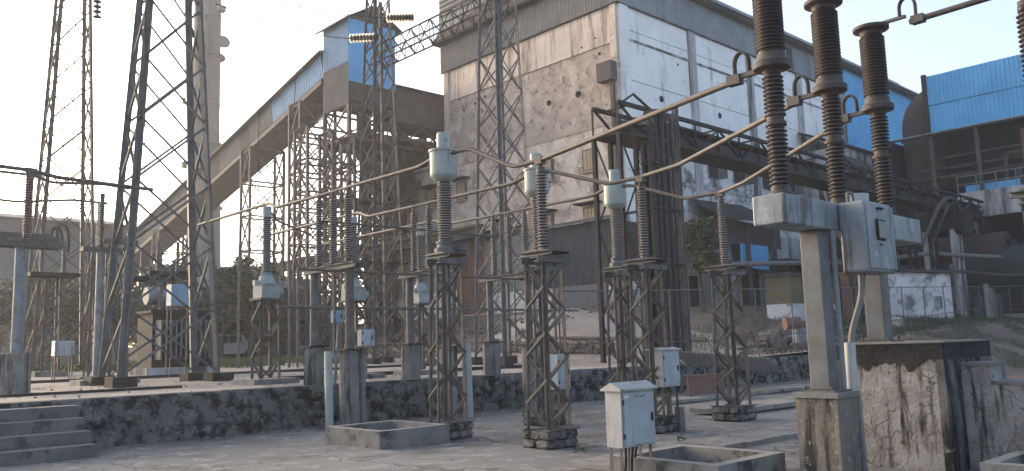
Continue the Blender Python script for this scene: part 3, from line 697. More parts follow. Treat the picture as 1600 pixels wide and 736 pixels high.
# beam between the two
t = thing('gantry_beam', 'lattice gantry beam high between the two middle towers', 'beam', (24.5, 31, 16.7))
zb, zt_, hw = 16.75, 17.65, .42; ys = [26.3+9.6*k/12 for k in range(13)]
for sx in (-1, 1):
    for z in (zb, zt_): bar('chord', (24.5+sx*hw, ys[0]-1.5, z), (24.5+sx*hw, ys[-1]+.6, z), .10, 'trestle_steel', t)
    for k in range(12):
        a, b_ = (zb, zt_) if k % 2 else (zt_, zb)
        bar('brace', (24.5+sx*(hw+.01), ys[k], a), (24.5+sx*(hw+.01), ys[k+1], b_), .055, 'trestle_steel', t)
        bar('brace', (24.5+sx*(hw+.015), ys[k], zb), (24.5+sx*(hw+.015), ys[k], zt_), .05, 'trestle_steel', t)
for z in (zb, zt_):
    for k in range(12): bar('brace', (24.5-hw, ys[k], z+.012), (24.5+hw, ys[k+1], z+.012), .05, 'trestle_steel', t)
# strain insulator strings and line wires
def wire(p, q, sag, label, r=.014, name='overhead_wire'):
    p, q = V(p), V(q); pts = []
    for i in range(17):
        u = i/16; v = p.lerp(q, u); v.z -= sag*4*u*(1-u); pts.append(v)
    return tag(MB().tube(pts, r, 5).build(name, 'dark_steel'), label, 'wire')
for k, (a, b_, far, lb) in enumerate(((at(645, 27, X=24.0), at(603, 28, X=22.6), at(338, -24, X=12.2), 'upper strain insulator string on the gantry beam'), (at(590, 58, X=24.0), at(545, 60, X=22.4), at(338, 6, X=12.0), 'lower strain insulator string on the gantry beam'))):
    t = thing('strain_insulator', lb, 'insulator', a, 'strain insulator strings')
    n = 9; dv = (b_-a)
    for i in range(n):
        p = a+dv*((i+.3)/n); q = a+dv*((i+.75)/n)
        MB().tube([p, p.lerp(q, .15), q], .24, 12, .08).build('disc', 'porcelain_brown', t)
    MB().tube([a, b_], .03, 6).build('rod', 'rust_steel', t)
    wire(b_, far, .25, ['overhead wire running left from the upper strain string', 'overhead wire running left from the lower strain string'][k], .02)
wire(at(405, -20, D=40), at(404, 300, D=38), 0, 'thin vertical dropper wire before the conveyor gallery', .016)
wire(at(470, -10, D=40), at(460, 160, D=40), .2, 'thin dropper wire hanging beside the blue transfer house', .016)
tag(MB().tube(bend([at(192, -10, D=24), at(176, 60, D=24), at(170, 130, D=24), at(176, 200, D=24), at(186, 265, D=23.5)], 1.5, 6), .013, 5).build('overhead_wire', 'dark_steel'), 'curved dropper wire between the two left towers', 'wire')
wire(at(228, -5, D=22.5), at(226, 270, D=22.5), 0, 'straight dropper wire inside the big left tower', .012)
t = thing('strain_insulator', 'hanging insulator string at the top of the far left tower', 'insulator', at(152, -10, D=38), 'strain insulator strings')
for i in range(7):
    p = at(152, -20+8*i, D=38); MB().lathe(p, [(.05, 0), (.19, .03), (.18, .06), (.06, .15), (.05, .22)], 14).build('disc', 'porcelain_grey', t)

# ------------------------------------------------------------------ corrugated sheeting as separate panels
def sheet_mesh(w, h, m, ribs=5, depth=.05, prof='trap'):
    k = ('sheet', round(w, 3), round(h, 3), m, ribs)
    if k not in CACHE:
        b = MB(); xs = []
        for r in range(ribs):
            x0 = w*r/ribs; p = w/ribs
            xs += [(x0, 0), (x0+p*.55, 0), (x0+p*.65, -depth), (x0+p*.90, -depth)]
        xs.append((w, 0)); n = len(b.v)
        for z in (0, h):
            b.v += [V((x, y, z)) for x, y in xs]
        for z in (0, h):
            b.v += [V((x, y+.012, z)) for x, y in xs]
        N_ = len(xs)
        for i in range(N_-1):
            b.f.append((i, i+1, N_+i+1, N_+i)); b.sm.append(False)
            b.f.append((2*N_+i+1, 2*N_+i, 3*N_+i, 3*N_+i+1)); b.sm.append(False)
            b.f.append((i, 2*N_+i, 2*N_+i+1, i+1)); b.sm.append(False)
            b.f.append((N_+i, N_+i+1, 3*N_+i+1, 3*N_+i)); b.sm.append(False)
        CACHE[k] = b.mesh('sheet', m)
    return CACHE[k]
def clad(parent, o, along, w, n, h, m, up=(0, 0, 1), ribs=5, depth=.05, jit=.012, seed=0, name='sheet', skip=(), mats=None):
    """n sheets side by side from corner o; 'along' and 'up' are unit vectors, sheet ribs face along x up"""
    rnd = random.Random(seed); along, up = V(along).normalized(), V(up).normalized(); out = along.cross(up)
    for i in range(n):
        if i in skip: continue
        mm = mats[i % len(mats)] if mats else m
        me = sheet_mesh(w*.995, h, mm, ribs, depth)
        p = V(o)+along*(w*i)+up*rnd.uniform(-jit, jit)+out*rnd.uniform(0, jit)
        m4 = Matrix((along, -out, up)).transposed().to_4x4(); m4.translation = p
        obj(name, me, parent, m4=m4)

# ------------------------------------------------------------------ power house
XB, YB, XE, YE = 42.6, 34.4, 94.0, 53.0
ph = thing('power_house', 'tall power house with warm stained plaster end and white concrete side', 'building', (XB, YB, 3))
bx('wall', (XB, YB, 2.6), (XE, YE, 27.0), 'warm_patchy', ph)
# west (left) face, facing -X : plaster coats of different age
b = MB(); b.box((XB-.10, YB+.55, 21.95), (XB-.002, YE-.02, 24.6)); wt = b.build('upper_render', 'warm_cream', ph)
bx('middle_render', (XB-.06, YB+.55, 16.3), (XB-.0015, YE-.02, 21.9), 'warm_cement', ph)
bx('ledge', (XB-.15, YB+.55, 21.90), (XB-.002, YE-.02, 21.96), 'warm_cream', ph)
bx('corner_column', (XB-.20, YB-.02, 2.6), (XB+.002, YB+.53, 24.6), 'warm_patchy', ph)
bx('end_column', (XB-.20, YE-.55, 16), (XB+.002, YE+.02, 24.6), 'warm_cream', ph)
hp = bx('rain_hopper', (XB-.85, YB+.05, 19.1), (XB-.201, YB+1.3, 20.4), 'clad_rust', ph)
bx('downpipe', (XB-.45, YB+.25, 9), (XB-.21, YB+.5, 19.1), 'clad_rust', hp)
for (y, z, r) in ((38.1, 19.05, .24), (41.0, 19.1, .20), (36.0, 21.4, .1), (37.6, 22.3, .08), (36.3, 22.6, .08), (48.0, 21.3, .09), (49.2, 21.0, .09), (50.6, 20.8, .1)):
    MB().tube([(XB-.115, y, z), (XB-.02, y, z)], r, 14).build('vent_shade_disc', 'hole_shade', ph)  # solid dark discs on the wall paint the shade of vent holes
def window_x(y, z, w, h, hood=False, m='window_wood'):
    f = bx('window', (XB-.16, y-w/2-.10, z-.10), (XB-.003, y+w/2+.10, z+h+.10), 'window_steel', ph)
    for k in range(3):
        bx('shutter', (XB-.19, y-w/2+w*k/3+.03, z), (XB-.161, y-w/2+w*(k+1)/3-.03, z+h), m, f)
    bx('sill', (XB-.30, y-w/2-.15, z-.2), (XB-.003, y+w/2+.15, z-.101), 'warm_cement', f)
    if hood: bx('hood', (XB-.75, y-w/2-.5, z+h+.25), (XB-.003, y+w/2+.5, z+h+.36), 'dark_steel', f)
for y in (37.3, 41.4, 51.1, 55.1, 58.3): window_x(y, 13.5, 1.0, 1.35, y > 50)
for y in (37.4, 41.6, 46.2): window_x(y, 9.6, 1.05, 1.25, True)
bx('annex_wall', (XB, YE, 2.6), (XB+8, 61.2, 16.7), 'warm_patchy', ph)
bx('annex_parapet', (XB-.25, YE-.02, 16.7), (XB+8, 61.4, 16.95), 'warm_cement', ph)
bx('stain_patch', (XB-.03, 49.0, 10.3), (XB-.0012, 49.02, 10.4), 'warm_cement', ph)
# metal fascia on both sides, sheet by sheet
clad(ph, (XB-.28, YE+.3, 24.55), (0, -1, 0), 1.06, 18, 2.3, 'clad_warm', ribs=4, seed=1)
clad(ph, (XB-.28, YB-.28, 24.55), (1, 0, 0), 1.05, 31, 2.35, 'clad_cool', ribs=4, seed=2)
bx('soffit', (XB-.27, YB-.27, 24.5), (XE, YE+.3, 24.56), 'roof_dark', ph)
clad(ph, (XB-.95, YE+.6, 27.05), (0, -1, 0), 1.95, 10, 1.15, 'clad_warm', up=(.55, 0, .9), ribs=5, seed=3)
bx('eave', (XB-.95, YB-.9, 26.9), (XE, YE+.6, 27.04), 'roof_dark', ph)
rf = MB(); rf.prism([(XB-1.0, YB-.95, 27.06), (XB-1.0, YE+.6, 27.06), (XB-1.0, YE+.6, 27.2), (XB-1.0, (YB+YE)/2, 29.0), (XB-1.0, YB-.95, 27.2)], (XE-XB+1.3, 0, 0))
rfo = rf.build('roof', 'roof_dark', ph)
bx('roof_monitor', (XB+9, YB+.9, 27.3), (XE-2, YB+3.0, 28.9), 'clad_cool', rfo)
bx('gutter', (XB+1.5, YB-1.05, 27.15), (XE, YB-.951, 27.3), 'clad_cool', rfo)
bx('roof_monitor', (XB-.55, 40.2, 28.0), (XB+8, YE, 32.0), 'clad_cool', rfo)
for k in range(9): bx('rail_post', (XB-.75, 40.6+1.5*k, 28.0), (XB-.69, 40.66+1.5*k, 29.2), 'grey_steel', rfo)
for z in (28.6, 29.2): bx('rail', (XB-.76, 40.3, z), (XB-.70, YE, z+.05), 'grey_steel', rfo)
for k in range(7): bx('louvre', (XB-.62, 40.3, 29.2+.4*k), (XB-.553, YE-.1, 29.4+.4*k), 'roof_dark', rfo)
# south (right) face, facing -Y : concrete frame with infill panels
cols = [43.1, 51.0, 59.0, 67.0, 75.0]
for i, x in enumerate(cols):
    w = .45
    bx('column', (x-w, YB-.24, 2.6), (x+w, YB+.002, 24.56), 'col_stained' if i else 'white_panel', ph)
lev = [(3.0, 9.3, 'white_stained'), (9.6, 12.6, 'white_stained'), (12.9, 16.2, 'white_stained'), (16.35, 19.3, 'white_panel'), (19.36, 22.1, 'white_panel'), (22.28, 22.85, 'white_panel'), (22.9, 24.55, 'white_panel')]
for i in range(4):
    for (z0, z1, m) in lev:
        bx('wall_panel', (cols[i]+.46, YB-.10-.012*((i*3+int(z0)) % 3), z0), (cols[i+1]-.46, YB-.003, z1), m, ph)
    bx('beam', (cols[i]+.455, YB-.17, 22.12), (cols[i+1]-.455, YB-.0025, 22.27), 'col_stained', ph)
    bx('beam', (cols[i]+.455, YB-.16, 12.62), (cols[i+1]-.455, YB-.0025, 12.88), 'col_stained', ph)
for (x, z, r) in ((47.0, 18.6, .24), (54.3, 18.65, .24), (62.5, 18.7, .22), (49.2, 21.6, .1)):
    MB().tube([(x, YB-.135, z), (x, YB-.05, z)], r, 14).build('vent_shade_disc', 'hole_shade', ph)  # again a dark disc with the hole's shade as its colour
for (x, w) in ((52.9, 1.3), (56.5, 1.7), (60.6, 1.5), (64.3, 1.5)):
    f = bx('window', (x-w/2, YB-.16, 13.55), (x+w/2, YB-.11, 14.85), 'window_steel', ph)
    bx('pane', (x-w/2+.1, YB-.175, 13.65), (x-.04, YB-.161, 14.75), 'glass_dark', f)
    bx('pane', (x+.04, YB-.175, 13.65), (x+w/2-.1, YB-.161, 14.75), 'glass_dark', f)
    sh = MB(); sh.prism([(x+w/2, YB-.17, 13.6), (x+w/2+.03, YB-.17, 13.6), (x+w/2+.33, YB-.75, 13.6), (x+w/2+.3, YB-.75, 13.6)], (0, 0, 1.2)); sh.build('shutter', 'window_steel', f)
clad(ph, (75.6, YB-.22, 15.5), (1, 0, 0), 1.15, 16, 4.6, 'clad_blue', ribs=4, seed=5)
clad(ph, (75.6, YB-.26, 20.05), (1, 0, 0), 1.15, 16, 6.8, 'clad_blue', ribs=4, seed=6)
bx('louvre_window', (64.9, YB-.36, 24.7), (65.9, YB-.29, 26.6), 'roof_dark', ph)

# ------------------------------------------------------------------ sheds before the left face
terr = thing('terrace_wall', 'pale stone retaining wall with rubble top below the navy shed', 'wall', (38.2, 40, 1.5))
bx('core', (38.1, 31.9, 1.0), (38.6, 62, 3.85), 'rubble', terr)
rnd = random.Random(9)
for r in range(6):
    y = 32.0
    while y < 41.5:
        w = rnd.uniform(.55, 1.0); stone((38.06, y+w/2, 1.85+.33*r), (.22, w*.95, .31), 'pale_masonry', terr, rnd, rot=.03); y += w
struct(bx('terrace', (38.6, 31.9, 1.0), (XB+.05, 62, 3.88), 'dirt'))
t = thing('grey_shed', 'long grey corrugated shed with white base before the plaster wall', 'shed', (39, 51, 3.9))
bx('base_wall', (39.0, 44.4, 3.88), (41.5, 58.5, 5.9), 'limewash', t)
clad(t, (38.95, 58.5, 5.85), (0, -1, 0), 1.08, 10, 3.75, 'clad_grey', ribs=5, seed=7)
clad(t, (38.95, 47.55, 4.0), (0, -1, 0), 1.05, 3, 5.5, 'clad_red', ribs=5, seed=8, name='door_sheet')
bx('inner', (39.02, 44.45, 5.91), (41.5, 58.4, 9.4), 'roof_dark', t)
b = MB(); b.prism([(38.4, 44.2, 9.45), (42.4, 44.2, 10.3), (42.4, 44.2, 10.5), (38.4, 44.2, 9.75)], (0, 14.6, 0)); b.build('roof', 'roof_dark', t)
t = thing('navy_shed', 'navy blue corrugated shed at the foot of the building corner', 'shed', (39, 36, 3.9))
bx('base_wall', (39.0, 31.95, 3.88), (42.1, 44.3, 5.35), 'limewash', t)
clad(t, (38.94, 39.6, 5.3), (0, -1, 0), .95, 8, 3.9, 'clad_navy', ribs=5, seed=17)
clad(t, (38.94, 44.4, 5.4), (0, -1, 0), .95, 5, 3.7, 'clad_grey', ribs=5, seed=18)
bx('inner', (39.0, 32.0, 5.36), (42.1, 44.3, 9.0), 'roof_dark', t)
b = MB(); b.prism([(38.5, 31.7, 9.15), (42.3, 31.7, 9.9), (42.3, 31.7, 10.05), (38.5, 31.7, 9.35)], (0, 8.2, 0)); b.build('roof', 'clad_navy', t)
tag(MB().prism([(37.6, 32.2, 3.9), (37.95, 32.2, 5.2), (38.0, 32.2, 5.18), (37.65, 32.2, 3.88)], (0, 4.6, 0)).build('leaning_sheet', 'clad_navy'), 'dark metal sheet leaning on the white base of the navy shed', 'metal sheet')
t = thing('pipe_rack', 'dark elevated pipe rack passing behind the isolators along the grey shed', 'pipe rack', (37.6, 62, 3))
bx('girder', (37.3, 43.0, 9.2), (37.9, 88.0, 9.75), 'dark_steel', t)
for k in range(3): MB().tube([(37.25+.3*k, 43, 9.95), (37.25+.3*k, 88, 9.95)], .14, 8).build('pipe', ('rust_pipe', 'dark_steel', 'trestle_steel')[k], t)
for y in (46, 54, 62, 70, 78, 86):
    for dx in (-.35, .35): bar('leg', (37.6+dx, y, 1.2), (37.6+dx*.4, y, 9.2), .2, 'trestle_steel', t, 'chan')
    for z in (3.2, 6.2): bar('brace', (37.25, y, z), (37.9, y, z+1.5), .1, 'trestle_steel', t)
# rubble bank and pipe track before the sheds
rnd = random.Random(21)
b = MB()
for i in range(900):
    x = rnd.uniform(30, 37.9); y = rnd.uniform(30, 52); s = rnd.uniform(.08, .30)
    if rnd.random() > (x-29)/9: continue
    p = V((x, y, TZ(x, y)+s*.2)); n = len(b.v)
    q = [p+V((rnd.uniform(.6, 1)*s*a, rnd.uniform(.6, 1)*s*c_, rnd.uniform(.5, .8)*s*d)) for a, c_, d in ((1,0,0),(0,1,0),(-1,0,0),(0,-1,0),(0,0,1),(0,0,-1))]
    b.v += q; b.f += [(n+0,n+1,n+4),(n+1,n+2,n+4),(n+2,n+3,n+4),(n+3,n+0,n+4),(n+1,n+0,n+5),(n+2,n+1,n+5),(n+3,n+2,n+5),(n+0,n+3,n+5)]; b.sm += [False]*8
struct(b.build('rubble', 'rubble'), 'stuff', 'loose rubble stones scattered on the bank below the sheds')
rk = thing('rubble_wall', 'dry rubble edging of dark stones behind the current transformers', 'wall', (30, 35, 1.2))
for i in range(150):
    y = 24+i*.12; x = 28.4+.25*mn.noise(V((y*.7, 2, 0)))
    for r in range(2):
        if rnd.random() < .8: stone((x+rnd.uniform(-.1, .1), y+rnd.uniform(-.1, .1), TZ(x, y)+.13+.24*r), (rnd.uniform(.25, .5), rnd.uniform(.25, .5), rnd.uniform(.2, .34)), 'rubble', rk, rnd, rot=.4)
tag(MB().tube([(29.6, 20, 1.65), (30.2, 30, 2.0), (30.6, 48, 2.0)], .09, 8).build('ground_pipe', 'rust_pipe'), 'rusty pipe running low along the rubble edging', 'pipe')

# ------------------------------------------------------------------ conveyor, transfer house and trestles
th = thing('transfer_house', 'blue corrugated conveyor transfer house on a tall trestle', 'building', (36, 56, 3))
X0, X1, Y0, Y1 = 33.8, 38.2, 54.0, 57.8
bx('core', (X0+.05, Y0+.05, 21.0), (X1-.05, Y1-.05, 27.2), 'roof_dark', th)
clad(th, (X0, Y1, 24.0), (0, -1, 0), .95, 4, 3.5, 'clad_blue_pale', ribs=4, seed=31)
clad(th, (X0, Y1, 20.6), (0, -1, 0), .95, 4, 3.35, 'clad_greybrown', ribs=4, seed=32)
clad(th, (X0, Y0, 22.4), (1, 0, 0), .88, 5, 5.1, 'clad_blue', ribs=4, seed=33)
b = MB(); b.prism([(X0, Y0+.02, 27.4), (X1, Y0+.02, 27.4), ((X0+X1)/2, Y0+.02, 28.7)], (0, Y1-Y0-.05, 0)); b.build('gable', 'roof_dark', th)
b = MB(); xm = (X0+X1)/2
b.prism([(X0-.5, Y0-.45, 27.25), (xm, Y0-.45, 28.85), (X1+.5, Y0-.45, 27.25), (X1+.5, Y0-.45, 27.37), (xm, Y0-.45, 28.98), (X0-.5, Y0-.45, 27.37)], (0, Y1-Y0+.9, 0)); b.build('roof', 'roof_dark', th)
def frame_tower(parent, xs, ys, z0, z1, n, m, lw=.28, bw=.13, dense=True):
    zs = [z0+(z1-z0)*k/n for k in range(n+1)]
    pts = [(x, y) for x in xs for y in ys]
    for (x, y) in pts: bar('leg', (x, y, z0), (x, y, z1), lw, m, parent, 'chan')
    segs = []
    for y in ys:
        for a, c in zip(xs[:-1], xs[1:]): segs.append(((a, y), (c, y)))
    for x in xs:
        for a, c in zip(ys[:-1], ys[1:]): segs.append(((x, a), (x, c)))
    for (p, q) in segs:
        for k in range(n):
            bar('girt', (*p, zs[k+1]), (*q, zs[k+1]), bw*1.3, m, parent, 'chan')
            bar('brace', (*p, zs[k]), (*q, zs[k+1]), bw, m, parent)
            bar('brace', (*q, zs[k]), (*p, zs[k+1]), bw, m, parent)
frame_tower(th, [X0+.1, X1-.1], [Y0+.1, Y1-.1], 2.2, 20.6, 7, 'trestle_steel')
for z in (8.3, 13.0, 17.6):
    bx('landing', (X0-.6, Y0-.6, z), (X1+.6, Y1, z+.12), 'dark_steel', th)
# stair flights between the landings
for k, (za, zb_) in enumerate(((3.6, 8.3), (8.4, 13.0), (13.1, 17.6))):
    y = Y0-.3+.25*k
    a, c = (X0, X1) if k % 2 else (X1, X0)
    bar('stair', (a, y, za), (c, y, zb_), .5, 'dark_steel', th, 'box', .22)
    bar('handrail', (a, y-.4, za+1), (c, y-.4, zb_+1), .06, 'trestle_steel', th, 'rod')
MB().tube(bend([(36, 55.4, 20.6), (36, 55.4, 17), (38.5, 55.2, 12), (38.5, 55.2, 9)], .8), .55, 12).build('chute', 'dark_steel', th)
# upper gallery to the power house
ug = thing('conveyor_gallery', 'rusty brown conveyor gallery between the transfer house and the power house', 'conveyor', (41, 55.5, 19))
bx('core', (X1+.02, 54.5, 19.9), (47.5, 56.9, 22.9), 'roof_dark', ug)
clad(ug, (X1+.02, 54.42, 20.0), (1, 0, 0), 1.03, 9, 2.9, 'clad_rust', ribs=5, seed=41)
b = MB(); b.prism([(X1+.02, 54.1, 22.9), (X1+.02, 57.3, 22.9), (X1+.02, 57.3, 23.05), (X1+.02, 55.7, 23.5), (X1+.02, 54.1, 23.05)], (9.4, 0, 0)); b.build('roof', 'roof_dark', ug)
for s in (54.45, 56.9):
    bar('chord', (X1, s, 18.7), (47.5, s, 18.7), .25, 'trestle_steel', ug, 'chan')
    for k in range(6):
        xx = X1+1.5*k; bar('brace', (xx, s, 18.7 if k % 2 else 19.9), (xx+1.5, s, 19.9 if k % 2 else 18.7), .14, 'trestle_steel', ug)
# dark half-open bunker bay under the gallery
bb = thing('bunker_bay', 'dark half-open bunker bay below the rusty gallery with missing sheets', 'structure', (42, 58, 3))
frame_tower(bb, [38.9, 41.2, 43.5], [57.2, 59.5], 3, 20, 6, 'dark_steel', .3, .14)
rnd = random.Random(4)
for r in range(5):
    clad(bb, (38.6, 59.8, 9.0+2.3*r), (1, 0, 0), .95, 12, 2.25, 'roof_dark', ribs=4, seed=50+r, skip=[i for i in range(12) if rnd.random() < .13])
b = MB(); b.prism([(39.2, 57.4, 18.5), (43.2, 57.4, 18.5), (42.0, 57.4, 14.0), (40.4, 57.4, 14.0)], (0, 2.2, 0)); b.build('hopper', 'dark_steel', bb)
MB().tube([(40.2, 56.9, 13.8), (43.6, 56.9, 16.5)], .35, 10).build('chute', 'rust_pipe', bb)
# inclined gallery running away to the left
cg = thing('conveyor_gallery', 'long inclined conveyor gallery climbing from the far left to the transfer house', 'conveyor', (34, 80, 3))
SL = -.231; nseg = 21; L0 = 57.8
def gz(y): return 23.75+SL*(y-58)
upv = V((0, -SL, 1)).normalized(); alv = V((0, -1, -SL)).normalized()
sw = 2.2
bq = MB()
yA, yB = L0, L0+sw*nseg/math.sqrt(1+SL*SL)*1.0*1.0+20
bq.prism([(33.95, yA, gz(yA)-.35), (33.95, yB, gz(yB)-.35), (33.95, yB, gz(yB)+1.9), (33.95, yA, gz(yA)+1.9)], (2.3, 0, 0)); bq.build('core', 'roof_dark', cg)
ln_h = sw/math.sqrt(1+SL*SL)
for i in range(28):
    y = L0+ln_h*(i+1)
    m = 'clad_blue_pale' if i < 4 else ('clad_rust', 'clad_greybrown', 'clad_greybrown')[i % 3]
    me = sheet_mesh(sw*.99, 2.05, m, 6, .05); out = alv.cross(upv)
    m4 = Matrix((alv, -out, upv)).transposed().to_4x4(); m4.translation = V((33.85, y, gz(y)-.05)); obj('sheet', me, cg, m4=m4)
b = MB(); b.prism([(33.4, yA, gz(yA)+1.92), (36.8, yA, gz(yA)+1.92), (36.8, yA, gz(yA)+2.05), (35.1, yA, gz(yA)+2.5), (33.4, yA, gz(yA)+2.05)], (0, yB-yA, gz(yB)-gz(yA))); b.build('roof', 'roof_dark', cg)
b = MB(); b.prism([(33.6, yA, gz(yA)-.75), (36.6, yA, gz(yA)-.75), (36.6, yA, gz(yA)-.36), (33.6, yA, gz(yA)-.36)], (0, yB-yA, gz(yB)-gz(yA))); b.build('truss_floor', 'trestle_steel', cg)
for j, (y, lb) in enumerate(((61.5, 'lattice trestle bent holding the conveyor beside the transfer house'), (70.5, 'slender lattice trestle bent under the middle of the conveyor'), (92, 'lattice trestle bent under the far end of the conveyor'))):
    t = thing('conveyor_trestle', lb, 'trestle', (35, y, TZ(30, y)), 'conveyor trestles')
    frame_tower(t, [33.3, 36.6], [y-.9, y+.9], 1.4, gz(y)-.7, 7 if j == 0 else 6, 'trestle_steel', .2, .11)
t = thing('lattice_mast', 'slim braced steel frame standing before the conveyor trestle', 'tower', (29.5, 50, 1.2))
frame_tower(t, [28.6, 30.6, 32.4], [51.0, 52.8], 1.2, 17.3, 7, 'trestle_steel', .18, .10)

# ------------------------------------------------------------------ chimney
ch = thing('chimney', 'pale grey steel chimney with platforms rising behind the big left tower', 'chimney', (47.6, 113.7, 1))
MB().lathe((47.6, 113.7, .5), [(2.7, 0), (2.1, 26), (1.9, 34), (1.8, 75)], 28).build('shaft', 'chimney_grey', ch)
for z in (22, 31, 44, 57): MB().lathe((47.6, 113.7, z), [(1.8, 0), (2.55, .02), (2.55, .25), (1.8, .27)], 24).build('platform', 'far_roof', ch)
for z in (26, 37, 50): MB().lathe((47.6, 113.7, z), [(1.7, 0), (1.95, .02), (1.95, .3), (1.7, .32)], 24).build('ring', 'far_roof', ch)
for k in range(26): bx('ladder_cage', (46.3, 111.6, 6+2.3*k), (46.9, 111.9, 7.3+2.3*k), 'far_grey', ch)
for s in (0, .5): bx('ladder_rail', (46.35+s, 111.75, 3), (46.43+s, 111.83, 66), 'far_roof', ch)
p = at(347, 68, D=117); MB().tube([p, p+V((-.05, -.25, .05)), p+V((-.1, -.5, .1))], .3, 16, 1.0).build('dish_antenna', 'far_grey', ch)
p = at(344, 86, D=117); MB().tube([p+V((-1, 1, 0)), p], .12, 6).build('antenna_bracket', 'far_roof', ch)
for (px, py) in ((346, 14), (292, 158), (290, 258)):
    p = at(px, py, D=118); bx('floodlight', (p.x-.5, p.y-.4, p.z-.4), (p.x+.5, p.y+.4, p.z+.4), 'far_roof', ch)

# ------------------------------------------------------------------ cable bridge along the right side of the building
cb = thing('cable_bridge', 'dark lattice cable bridge running along the white side of the building', 'bridge', (46, 21, 3))
Ya, Yb, zl, zu = 20.35, 21.65, 9.85, 11.05; xs0, xs1 = 25.0, 67.0
for y in (Ya, Yb):
    for z in (zl, zu): bar('chord', (xs0, y, z), (xs1, y, z), .15, 'dark_steel', cb, 'chan')
    n = 24
    for k in range(n):
        xa = xs0+(xs1-xs0)*k/n; xb_ = xs0+(xs1-xs0)*(k+1)/n
        bar('post', (xa, y, zl), (xa, y, zu), .10, 'dark_steel', cb)
        bar('brace', (xa, y-.01, zl if k % 2 else zu), (xb_, y-.01, zu if k % 2 else zl), .085, 'dark_steel', cb)
n = 40
for k in range(n):
    xa = xs0+(xs1-xs0)*(k+.5)/n
    bx('rung', (xa-.05, Ya, zl+.08), (xa+.05, Yb, zl+.14), 'dark_steel', cb)
    if k % 3 == 0: bx('rung', (xa-.05, Ya, zu-.1), (xa+.05, Yb, zu-.04), 'dark_steel', cb)
bx('side_plate', (xs0, Ya+.06, zl-.05), (xs1, Ya+.10, zl+.52), 'cable_black', cb); bx('tray_floor', (xs0, Ya+.1, zl-.06), (xs1, Yb-.06, zl+.0), 'cable_black', cb)
for k in range(8):
    y = Ya+.16+.14*k; MB().tube([(26.8, y, zu-.32+.05*(k % 2)), (45, y+.02, zu-.36), (xs1, y, zu-.34)], .08, 6).build('cable', 'cable_black', cb)
    MB().tube([(26.8, y, zl+.25+.06*(k % 2)), (45, y+.02, zl+.24), (xs1, y, zl+.24)], .075, 6).build('cable', 'cable_black', cb)
for x in (25.5, 44.5, 56.0, 66.2):
    for y in (Ya, Yb):
        zg = TZ(x, y)-.1
        bar('leg', (x-.5, y, zg), (x-.5, y, zl), .16, 'dark_steel', cb, 'chan'); bar('leg', (x+.5, y, zg), (x+.5, y, zl), .16, 'dark_steel', cb, 'chan')
        for k in range(5):
            za, zc = zg+(zl-zg)*k/5, zg+(zl-zg)*(k+1)/5
            bar('brace', (x-.5 if k % 2 else x+.5, y, za), (x+.5 if k % 2 else x-.5, y, zc), .09, 'dark_steel', cb)
bar('outrigger', (25.2, Ya, zu), (26.0, Ya, zu+.5), .08, 'dark_steel', cb); bar('outrigger', (26.0, Ya, zu+.5), (27.2, Ya, zu), .08, 'dark_steel', cb)
bar('bracket', (25.0, Ya, zl+.2), (27.4, Ya, zl+.2), .16, 'dark_steel', cb, 'chan'); bar('bracket', (25.0, Ya-.6, zl-.2), (27.4, Ya-.6, zl-.2), .16, 'dark_steel', cb, 'chan')
cdp = thing('cable_drop', 'thick bundle of black cables bending down from the bridge to the ground', 'cables', (28.6, 19.9, .8))
rnd = random.Random(2)
for k in range(13):
    x = 26.2+.118*k; r = (.10, .14, .085, .12, .11)[k % 5]; y = 19.75+.10*(k % 3)
    zt2 = 10.9-.28*(k % 2)-(.55 if k < 4 else 0)
    m = ('cable_black', 'cable_black', 'rust_pipe', 'cable_black', 'conduit' if k > 9 else 'cable_black')[k % 5]
    MB().tube(bend([(x+.9, 20.9, zt2-.1), (x+.3, 20.6, zt2+.05), (x, y, zt2), (x+.02*mn.noise(V((k*3.1, 0, 0))), y, 5), (x+.04, y, .75)], .55, 7), r, 8).build('cable', m, cdp)
bx('cable_shield', (26.2, 20.1, .7), (27.65, 20.25, 9.4), 'cable_black', cdp)
for z in (2.5, 4.6, 6.8, 8.6): bx('strap', (26.1, 19.58, z), (27.8, 20.2, z+.07), 'dark_steel', cdp)
bar('post', (27.87, 19.7, .7), (27.87, 19.7, 11.2), .2, 'grey_steel', cdp, 'chan')
for k in range(3): MB().tube([(28.0+.10*k, 19.85, 11.0), (28.0+.10*k, 19.85, 1.0)], .05, 6).build('cable', 'conduit' if k else 'cable_black', cdp)

# ------------------------------------------------------------------ lean-to sheds on the right side of the building
t = thing('lean_to', 'lean-to with two dark sheet roofs and a blue panel below the white wall', 'shed', (54, 32, 3.5))
b = MB(); 
dn = V((.18, -1.0, -.60)).normalized()
for k in range(7):
    me = sheet_mesh(1.05, 3.3, 'sheet_asbestos', 6, .06); al = V((1, 0, 0)); up = (-dn); out = al.cross(up)
    o_ = V((49.6+1.0*k, YB-.3-2.75, 9.95+.02*k)); m4 = Matrix((al, -out, up)).transposed().to_4x4(); m4.translation = o_; obj('roof_sheet', me, t, m4=m4)
bx('awning_wall', (50.2, 32.3, 8.4), (58.5, 32.4, 10.1), 'sheet_asbestos', t)
bx('inner_wall', (49.5, 33.0, 3.6), (66, 33.1, 9.5), 'col_stained', t)
clad(t, (43.2, 32.9, 3.4), (1, 0, 0), .92, 7, 4.6, 'clad_grey', ribs=5, seed=91)
b = MB(); b.prism([(43.0, 31.6, 7.9), (43.0, 34.1, 8.9), (43.0, 34.1, 9.0), (43.0, 31.6, 8.0)], (7.0, 0, 0)); b.build('side_roof', 'sheet_asbestos', t)
